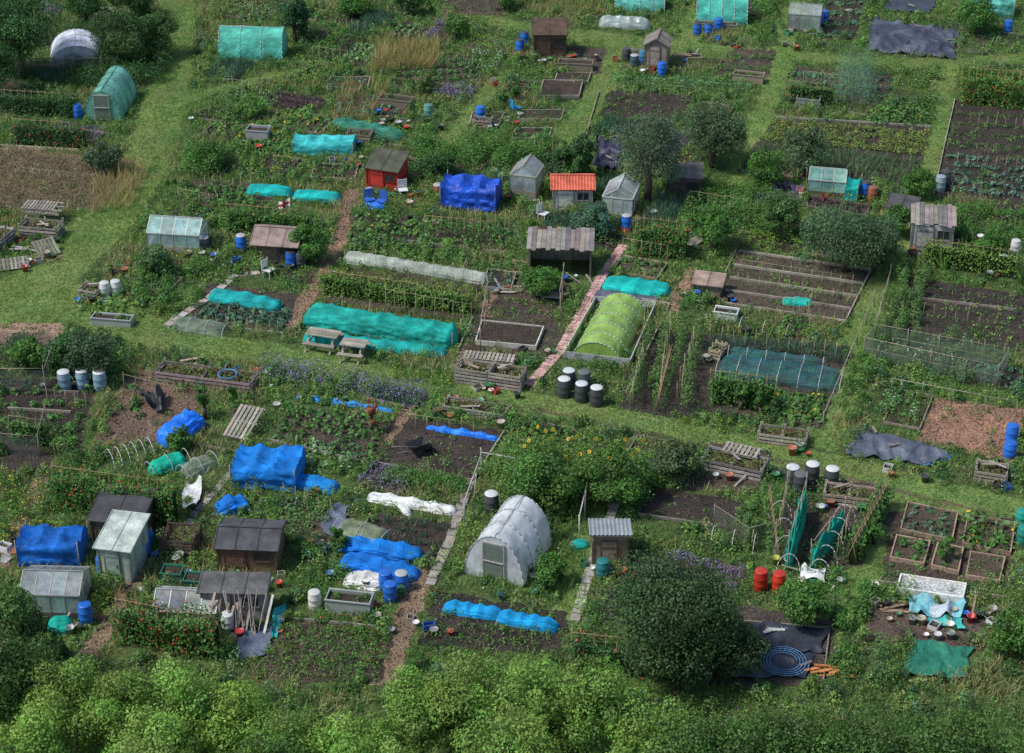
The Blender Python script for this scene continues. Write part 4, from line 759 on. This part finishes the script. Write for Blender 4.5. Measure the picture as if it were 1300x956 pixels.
C('bean_plants',[(815,425),(900,430),(880,525),(790,515)],4,'rasp','v',miss=.2);C('seedling_rows',[(520,535),(640,552),(600,608),(480,590)],4,'seed',miss=.5)
C('vegetable_rows',[(832,620),(940,640),(922,668),(815,655)],3,'seed',miss=.5);C('sweetcorn_plants',[(500,600),(600,615),(590,630),(480,612)],3,'bush',sc=.6)
C('leek_plants',[(480,655),(580,668),(562,705),(470,690)],3,'leek',miss=.3);C('potato_plants',[(555,755),(720,780),(712,830),(535,815)],4,'straw',sc=1.4,miss=.25)
C('flower_bed',[(300,625),(440,640),(430,655),(290,640)],2,'potf');C('vegetable_plants',[(362,636),(425,645),(405,690),(350,680)],4,'pot',sc=.8,col=(.09,.15,.05))
C('lavender_bushes',[(335,462),(425,475),(415,495),(330,480)],3,'lav',sc=1.4);C('lavender_bushes',[(440,480),(545,498),(540,520),(435,500)],3,'lav',sc=1.4)
C('squash_plants',[(455,275),(655,290),(640,318),(445,308)],3,'squash');C('vegetable_plants',[(450,305),(640,325),(632,345),(445,322)],2,'cab',col=GRN)
C('purple_kale',[(360,345),(400,350),(395,362),(355,358)],2,'purp');C('dry_weeds',[(-20,195),(160,207),(125,262),(-20,268)],13,'dry',miss=.1,sc=1.1,gap=.3,col=(.16,.12,.07))
C('cabbage_plants',[(100,375),(190,380),(180,405),(95,400)],4,'cab',sc=1.3,col=LG);C('vegetable_plants',[(1000,605),(1060,612),(1045,650),(995,645)],3,'pot','v')
C('vegetable_rows',[(1130,770),(1250,778),(1245,820),(1100,812)],3,'seed',miss=.5);C('seedling_rows',[(650,352),(720,362),(700,405),(630,398)],4,'let',sc=1.4);C('vegetable_plants',[(240,235),(345,240),(338,262),(235,260)],4,'chard')
C('vegetable_plants',[(430,120),(518,126),(510,150),(422,148)],3,'cab');C('vegetable_rows',[(500,78),(608,73),(612,102),(500,110)],4,'chard');C('vegetable_rows',[(0,490),(120,490),(100,570),(0,588)],5,'chard',miss=.3)
C('vegetable_plants',[(860,575),(900,565),(900,610),(850,610)],3,'bush');C('vegetable_rows',[(1040,0),(1100,0),(1085,50),(1030,55)],4,'cab');C('vegetable_rows',[(930,65),(985,68),(970,100),(910,98)],2,'pot')
C('chard_plants',[(600,455),(690,460),(680,470),(600,468)],2,'chard');C('vegetable_plants',[(300,170),(380,172),(370,200),(290,198)],3,'squash',sc=.8);C('vegetable_plants',[(250,265),(300,267),(295,285),(245,283)],2,'cab');C('vegetable_plants',[(380,90),(450,90),(445,110),(372,110)],2,'squash',sc=.8);C('flower_bed',[(290,118),(360,122),(350,140),(285,136)],3,'flow')
C('brassica_row',[(620,215),(690,215),(680,240),(640,240)],3,'cab');C('vegetable_plants',[(520,290),(440,275),(450,262),(560,275)],2,'pot');C('flower_bed',[(500,470),(575,480),(570,495),(500,485)],2,'yel',sc=.7);C('strawberry_plants',[(820,680),(920,695),(905,715),(810,700)],3,'straw')
C('brassica_row',[(1130,480),(1180,490),(1165,540),(1115,525)],4,'chard');C('potato_plants',[(20,540),(100,545),(90,570),(10,570)],3,'pot')
T=thicket
T('straw_grass',[(125,210),(190,215),(165,268),(115,272)],'oni',18,2.8,STR);T('straw_grass',[(480,60),(560,55),(555,90),(470,95)],'oni',16,3.6,(.28,.21,.09));T('straw_grass',[(430,110),(500,100),(470,160),(420,160)],'oni',9,2.6,(.26,.2,.09))
T('straw_grass',[(1055,530),(1100,535),(1090,575),(1050,570)],'oni',12,2,STR);T('flowering_shrubs',[(300,12),(345,10),(345,28),(290,30)],'flow',3);T('flowering_shrubs',[(600,68),(640,70),(630,90),(595,90)],'flow',4);T('flowering_shrubs',[(330,480),(360,480),(355,500),(325,500)],'flow',4)
T('straw_grass',[(660,0),(760,0),(760,25),(660,20)],'oni',8,2.4,(.2,.18,.08));T('straw_grass',[(0,270),(30,275),(20,300),(0,300)],'oni',10,2,STR)
T('blackberry_thicket',[(240,190),(300,185),(290,225),(230,225)],'bush',3);T('blackberry_thicket',[(520,185),(700,185),(700,212),(540,215)],'bush',3,1.2);T('mixed_shrubs',[(180,330),(260,335),(250,395),(160,385)],'bush',2.2,.9)
T('mixed_shrubs',[(90,50),(210,30),(210,110),(90,110)],'bush',3,1.4,DG);T('mixed_shrubs',[(10,430),(150,440),(160,475),(10,475)],'bush',2.4,.9,DG);T('flower_border',[(0,600),(60,600),(60,680),(0,700)],'yel',4);T('mixed_shrubs',[(230,260),(290,262),(290,290),(230,290)],'bush',2,.7)
T('flower_border',[(120,570),(150,560),(140,600),(110,600)],'red',5);T('mixed_shrubs',[(640,335),(740,350),(700,365),(640,352)],'bush',2,.7);T('flower_border',[(105,740),(150,750),(140,780),(105,780)],'yel',5);T('fennel',[(1065,95),(1110,95),(1108,138),(1060,138)],'fenn',9,1.7,(.1,.17,.11))
T('flower_border',[(870,525),(950,540),(940,560),(865,545)],'yel',4,.7);T('white_flowers',[(880,520),(960,535),(955,550),(875,538)],'flow',3,.6);T('blackberry_thicket',[(880,240),(1010,250),(990,300),(870,290)],'bush',2.5,1);T('artichoke_plants',[(1110,130),(1180,130),(1175,160),(1110,155)],'squash',2.5,1.3)
T('mixed_shrubs',[(800,585),(870,590),(860,625),(790,620)],'bush',2.5,.8);T('raspberry_thicket',[(1130,340),(1180,345),(1160,450),(1100,440)],'rasp',4,.8);T('sweetcorn_plants',[(1180,315),(1300,335),(1300,362),(1160,345)],'corn',2.5,.7);T('mixed_shrubs',[(1200,265),(1300,275),(1300,315),(1215,305)],'bush',2,.8)
T('nettles',[(1070,450),(1110,460),(1090,540),(1060,540)],'bush',2,.6);T('mixed_shrubs',[(1060,740),(1110,745),(1090,865),(1060,865)],'bush',2,.8);T('grassy_weeds',[(620,640),(750,650),(740,760),(680,760)],'oni',9,2,(.1,.17,.05));T('mixed_shrubs',[(365,755),(480,790),(500,830),(470,850)],'red',1.5,.8)
T('flower_border',[(1100,480),(1170,500),(1165,540),(1100,525)],'flow',1.5,.7);T('mixed_shrubs',[(400,720),(440,720),(430,760),(380,760)],'bush',2,.8);T('tomato_plants',[(530,500),(600,510),(590,530),(530,520)],'bush',1.5,.6);T('shrubs',[(960,0),(1000,0),(985,60),(960,60)],'bush',1.2,.7)
T('sunflower_plants',[(645,585),(825,605),(800,645),(640,630)],'bush',6,2.1,(.08,.145,.033));T('mixed_shrubs',[(940,640),(985,650),(980,700),(930,700)],'rasp',3,.8);T('mixed_shrubs',[(640,620),(740,640),(735,665),(640,650)],'bush',2,1)
T('dahlia_bed',[(560,215),(520,250),(540,270),(560,262)],'red',4);T('roses',[(230,610),(280,618),(260,640),(225,635)],'pink',4,.8)
T('leafy_crops',[(160,480),(240,490),(225,530),(150,530)],'chard',1.6,1.);T('leafy_crops',[(270,150),(420,130),(400,165),(280,170)],'squash',1.,.8,LG);T('blackberry_thicket',[(60,600),(120,575),(110,600),(75,625)],'bush',2,.9,DG)
mb=MB();p=inpoly(GW([(680,580),(818,600),(800,640),(660,625)]),2.6)
for k in p:
    z=random.uniform(1.4,2.0);mb.cyl((*k,0),(*k,z),.015,.012,(.07,.12,.04),LEAF,5);n=12
    a=np.arange(n)*6.283/n;ctr=np.tile([k[0],k[1],z],(n,1));tl=np.array([random.uniform(-.8,.8),-.6,random.uniform(.2,.9)]);tl/=np.linalg.norm(tl);e1=unit(np.cross(tl,[0,0,1.]));e2=np.cross(tl,e1)
    d=(np.outer(np.cos(a),e1)+np.outer(np.sin(a),e2));w=np.cross(d,tl)*.022;mb.leaves(ctr+d*.02,d*.075,w,np.tile([.5,.3,.02],(n,1)))
    mb.leaves((np.array([k[0],k[1],z])+tl*.012-e1*.035)[None],(e1*.07)[None],(e2*.035)[None],np.array([[.08,.04,.02]]))
mb.fin('sunflower_heads')
A4=GW([(-100,-50),(1400,-50),(1350,1020),(-50,1020)])
e1=unit(np.array(G(1000,578))-np.array(G(330,448)));e2=np.array([-e1[1],e1[0]])
cand=inpoly(GW([(5,10),(1295,10),(1295,850),(5,800)]),1.2);nb=0
KS=[('cab',(.075,.135,.09)),('pot',GRN),('pot',YG),('potf',None),('leek',None),('oni',(.14,.17,.06)),('let',None),('chard',None),('squash',None),('straw',None),('flow',None),('yel',None),('pink',None),('rasp',None),('carrot',None),('purp',None),('bush',DG),('cab',(.11,.18,.07)),('lav',None),('bush',GRN)]
for c0 in cand:
    if nb>=120:break
    w_=random.uniform(1.6,3.8);d_=random.uniform(1.1,2.4)
    if random.random()<.4:w_,d_=d_,w_*1.1
    q=[c0-e1*w_/2+e2*d_/2,c0+e1*w_/2+e2*d_/2,c0+e1*w_/2-e2*d_/2,c0-e1*w_/2-e2*d_/2]
    tst=np.array([c0+e1*w_*a+e2*d_*b for a in(-.5,-.25,0,.25,.5) for b in(-.5,-.25,0,.25,.5)])
    if (lab(tst[:,0],tst[:,1])!=0).any():continue
    nb+=1;q=np.array(q);patch('soil_bed',q,SOIL,J(random.choice([DS,DS,MS]),.2),2,world=True,j=.06)
    k,cl=random.choice(KS);s_=random.uniform(.85,1.15);crop(KN[k],q,max(2,int(d_/(KIND[k][2]*2.*s_+.15))),k,sc=s_,col=cl,world=True,miss=.06)
    if random.random()<.4:edge('timber_edging',np.vstack([q,q[:1]]),J((.22,.19,.15),.3),.14,.04,world=True)
    if random.random()<.2:posts('bamboo_cane_row',[q[0],q[1]],1.1,r=.011,sub=.45,col=CC,rail=random.random()<.5,world=True)
# ================= TREES
t=tree
t('orchard_tree',30,98,5.6,2.9,5.,DG,20000,.13,46);t('orchard_tree',-10,125,3.6,2.,3.2,DG,8000);t('shrub_tree',155,84,3.6,2.,3.4,(.045,.085,.028),13000);t('shrub_tree',198,72,3.2,1.5,3.,(.055,.1,.03),8000);t('orchard_tree',110,32,3.4,1.8,3.2,DG,9000);t('orchard_tree',170,22,2.6,1.6,2.4,DG,7000)
t('dark_tree',375,55,3.2,1.2,3,(.03,.075,.03),8000);t('olive_tree',822,256,5.,2.1,4.1,(.075,.1,.065),15000,.1,42);t('apple_tree',905,212,3.8,2.,3.3,(.07,.1,.05),13000);t('apple_tree',1022,225,3.,1.4,2.7,(.08,.11,.06),8000)
t('apple_tree',1072,345,3.4,2.4,3.1,(.06,.095,.045),18000,.1,46);t('apple_tree',1118,335,2.7,1.5,2.4,(.06,.095,.045),8000);t('apple_tree',990,302,2.6,1.1,2.4,(.06,.11,.035),7000);t('young_tree',738,227,2.8,.9,2.7,(.045,.09,.03),7000);t('young_tree',718,222,2,.6,1.9,DG,3000)
t('shrub_tree',752,300,1.7,1.2,1.6,BG,8000);t('apple_tree',905,320,2.6,1.2,2.3,GRN,7500);t('shrub_tree',970,238,2.,1.2,1.8,GRN,7000);t('pear_tree',130,220,1.7,1.2,1.5,(.05,.075,.04),6000);t('shrub_tree',120,480,2.5,1.3,2.3,(.05,.08,.04),8000)
t('shrub_tree',90,472,1.8,1.2,1.7,DG,6000);t('fig_tree',395,332,2.1,1.,1.9,GRN,6000);t('shrub_tree',1240,45,2.6,1.4,2.4,GRN,8000);t('shrub_tree',1140,300,1.8,.8,1.6,GRN,4000)
t('large_bay_tree',850,855,4.4,2.8,4.1,(.042,.07,.028),52000,.1,80);t('shrub_tree',925,860,2.6,1.4,2.4,(.042,.07,.028),11000,.1);t('shrub_tree',690,645,2.6,1.9,2.4,(.065,.125,.03),16000);t('shrub_tree',770,640,2.4,1.6,2.2,(.07,.13,.03),13000);t('shrub_tree',855,612,2.,1.,1.8,(.07,.09,.04),6000)
t('shrub_tree',690,377,1.5,1.1,1.3,GRN,5000);t('shrub_tree',1165,252,1.7,1.,1.5,GRN,5000);t('shrub_tree',640,12,1.8,1.2,1.6,GRN,5000);t('shrub_tree',580,50,1.5,1.,1.3,GRN,4000);t('shrub_tree',1280,830,1.8,1.,1.6,GRN,6000);t('shrub_tree',1020,790,1.6,1.2,1.3,GRN,6000)
t('shrub_tree',520,20,1.8,1.1,1.6,DG,5000);t('shrub_tree',450,20,1.5,1.2,1.4,GRN,5000);t('shrub_tree',200,350,1.6,1.,1.5,(.08,.13,.05),5000);t('shrub_tree',265,215,1.5,1.1,1.4,GRN,5000);t('shrub_tree',700,745,1.4,.7,1.3,GRN,4000);t('rose_bush',540,120,1.3,.7,1.2,GRN,3000,.09,20,(.06,(.4,.15,.2),1.))
t('hazel_tree',30,870,4.2,1.8,4.,(.055,.1,.028),16000,.12,40);t('shrub_tree',560,225,1.5,.9,1.4,DG,4000);t('shrub_tree',1255,330,1.6,.9,1.5,GRN,4000);t('shrub_tree',230,575,1.2,.6,1.1,GRN,3000);t('shrub_tree',40,470,1.7,1.,1.6,GRN,5000);t('shrub_tree',320,150,1.4,1.,1.3,LG,4000)
AG=(.135,.205,.045);D2=(.055,.1,.026)
for x,y,h,R,c in[(15,965,5.4,2.1,D2),(-40,930,5.2,2,D2),(100,972,4.3,1.8,AG),(165,985,4.2,1.7,AG),(235,980,4.3,1.7,AG),(300,995,4.,1.6,AG),(370,1025,3.8,1.7,AG),(450,1035,3.9,1.8,AG),(535,985,4.4,1.6,AG),(600,978,4.6,1.7,AG),(680,975,4.9,1.8,AG),(750,985,4.7,1.7,AG),(815,1005,4.3,1.5,AG),(880,1035,4.1,1.8,D2),(960,1035,4.,1.9,D2),(1040,1035,4.,1.8,D2),(1120,1035,4.1,1.9,D2),(1200,1035,4.,1.9,D2),(1280,1035,4.2,2,D2),(1350,1025,4.1,2,D2),
 (60,1040,4.8,1.9,AG),(200,1050,4.6,1.8,AG),(340,1075,4.4,1.8,D2),(640,1050,4.8,1.9,AG),(480,1080,4.4,1.8,AG)]:
    t('ash_tree',x,y,h,R,h*.85,J(c,.12),15000,.1,50)
# ================= WEEDS / GRASS
p=free(inpoly(A4,.6),(1,2,3));K=len(p);pal2=np.array([(.055,.125,.03),(.095,.16,.035),(.035,.08,.025),(.12,.185,.045),(.07,.12,.065),(.09,.14,.04)])
mb=MB();s=.3+.75*rng.random(K)**1.8
for a in range(3):
    o=rng.normal(0,.3,(K,2))*s[:,None];dome(mb,free(p+o,(9,)),.38*s,(.5+.65*rng.random(K))*s,85,.095,pal2[rng.integers(0,6,K)]*(.7+.6*rng.random((K,1))),.25)
mb.fin('mixed_bushes')
p=inpoly(A4,7.5);l=lab(p[:,0],p[:,1]);nz_=vn(p[:,0],p[:,1],2.2,21);keep=((l==0)&(nz_>.12))|((l==2)&(rng.random(len(p))<.17*(vn(p[:,0],p[:,1],1.5,31)>.42)));p=p[keep];K=len(p)
n1=vn(p[:,0],p[:,1],3.,1);n2=vn(p[:,0],p[:,1],1.2,2)
pal=np.array([(.04,.095,.024),(.075,.145,.034),(.12,.185,.045),(.034,.08,.022),(.17,.18,.07),(.07,.125,.055)])
pi=np.clip((n2*4.5+rng.random(K)*2-.6).astype(int),0,5);col=pal[pi]*(.7+.6*rng.random((K,1)))
hh=.1+.45*n1**2+.3*rng.random(K)**3
mb=MB();dome(mb,p,.14+.2*rng.random(K),hh,28,.085,col);mb.fin('weeds')
m=rng.random(K)<.12;mb=MB();k=m.sum();fc=np.array([(.42,.42,.4),(.45,.32,.04),(.38,.38,.35),(.26,.12,.28),(.4,.07,.04)])[rng.integers(0,5,k)]
dome(mb,p[m],.2,hh[m]*1.1+.05,5,.05,fc,.1,.5);mb.fin('wild_flowers')
p=inpoly(A4,20);l=lab(p[:,0],p[:,1]);p=p[(l==0)|((l==2)&(rng.random(len(p))<.03))];K=len(p);n1=vn(p[:,0],p[:,1],2.5,5)
col=np.where((n1>.66)[:,None],np.array([.24,.21,.1]),np.array([.105,.175,.05]))*(.7+.6*rng.random((K,1)))
mb=MB();blades(mb,p,.15+.45*n1**2,5,.014,col,.5,r=.12);mb.fin('long_grass')
p=inpoly(A4,130);l=lab(p[:,0],p[:,1]);p=p[l==1];K=len(p);n1=vn(p[:,0],p[:,1],1.5,5);n2=vn(p[:,0],p[:,1],.5,7)
col=np.where((n1>.66)[:,None],np.array([.17,.19,.075]),np.array([.11,.18,.05]))*(.7+.6*rng.random((K,1)))
mb=MB();blades(mb,p,.05+.09*n2,3,.014,col,.8,r=.05);mb.fin('mown_grass')
p=inpoly(A4,40);l=lab(p[:,0],p[:,1]);p=p[l==2];K=len(p);mb=MB();pos=np.hstack([p,.02+.03*rng.random((K,1))]);b,d,w=orient(pos,np.tile([0,0,1.],(K,1)),.08,.4,1.2);mb.leaves(b,d,w,cvar(K,(.06,.047,.038),.6));mb.fin('soil_clods')
# ================= LIGHT, CAMERA
sc=bpy.context.scene
w=bpy.data.worlds.new('World');sc.world=w;w.use_nodes=True;N=w.node_tree.nodes;bg=N['Background'];sk=N.new('ShaderNodeTexSky');sk.sky_type='NISHITA';sk.sun_disc=False
el,az=math.radians(54),math.radians(-105)
sk.sun_elevation=el;sk.sun_rotation=az;w.node_tree.links.new(sk.outputs[0],bg.inputs[0]);bg.inputs[1].default_value=.15
S=Vector((math.sin(az)*math.cos(el),math.cos(az)*math.cos(el),math.sin(el)))
ld=bpy.data.lights.new('sun','SUN');ld.energy=3.8;ld.angle=math.radians(9);ld.color=(1,.965,.91);lo=bpy.data.objects.new('sun',ld);lo.rotation_euler=S.to_track_quat('Z','Y').to_euler();sc.collection.objects.link(lo)
cd=bpy.data.cameras.new('camera');cd.sensor_width=36;cd.lens=36*F/1300;cd.clip_end=6000;cd.clip_start=1;co=bpy.data.objects.new('camera',cd);co.location=(0,0,H);co.rotation_euler=(math.radians(60),0,0);sc.collection.objects.link(co);sc.camera=co
sc.view_settings.view_transform='Standard';sc.view_settings.look='None';sc.view_settings.exposure=0
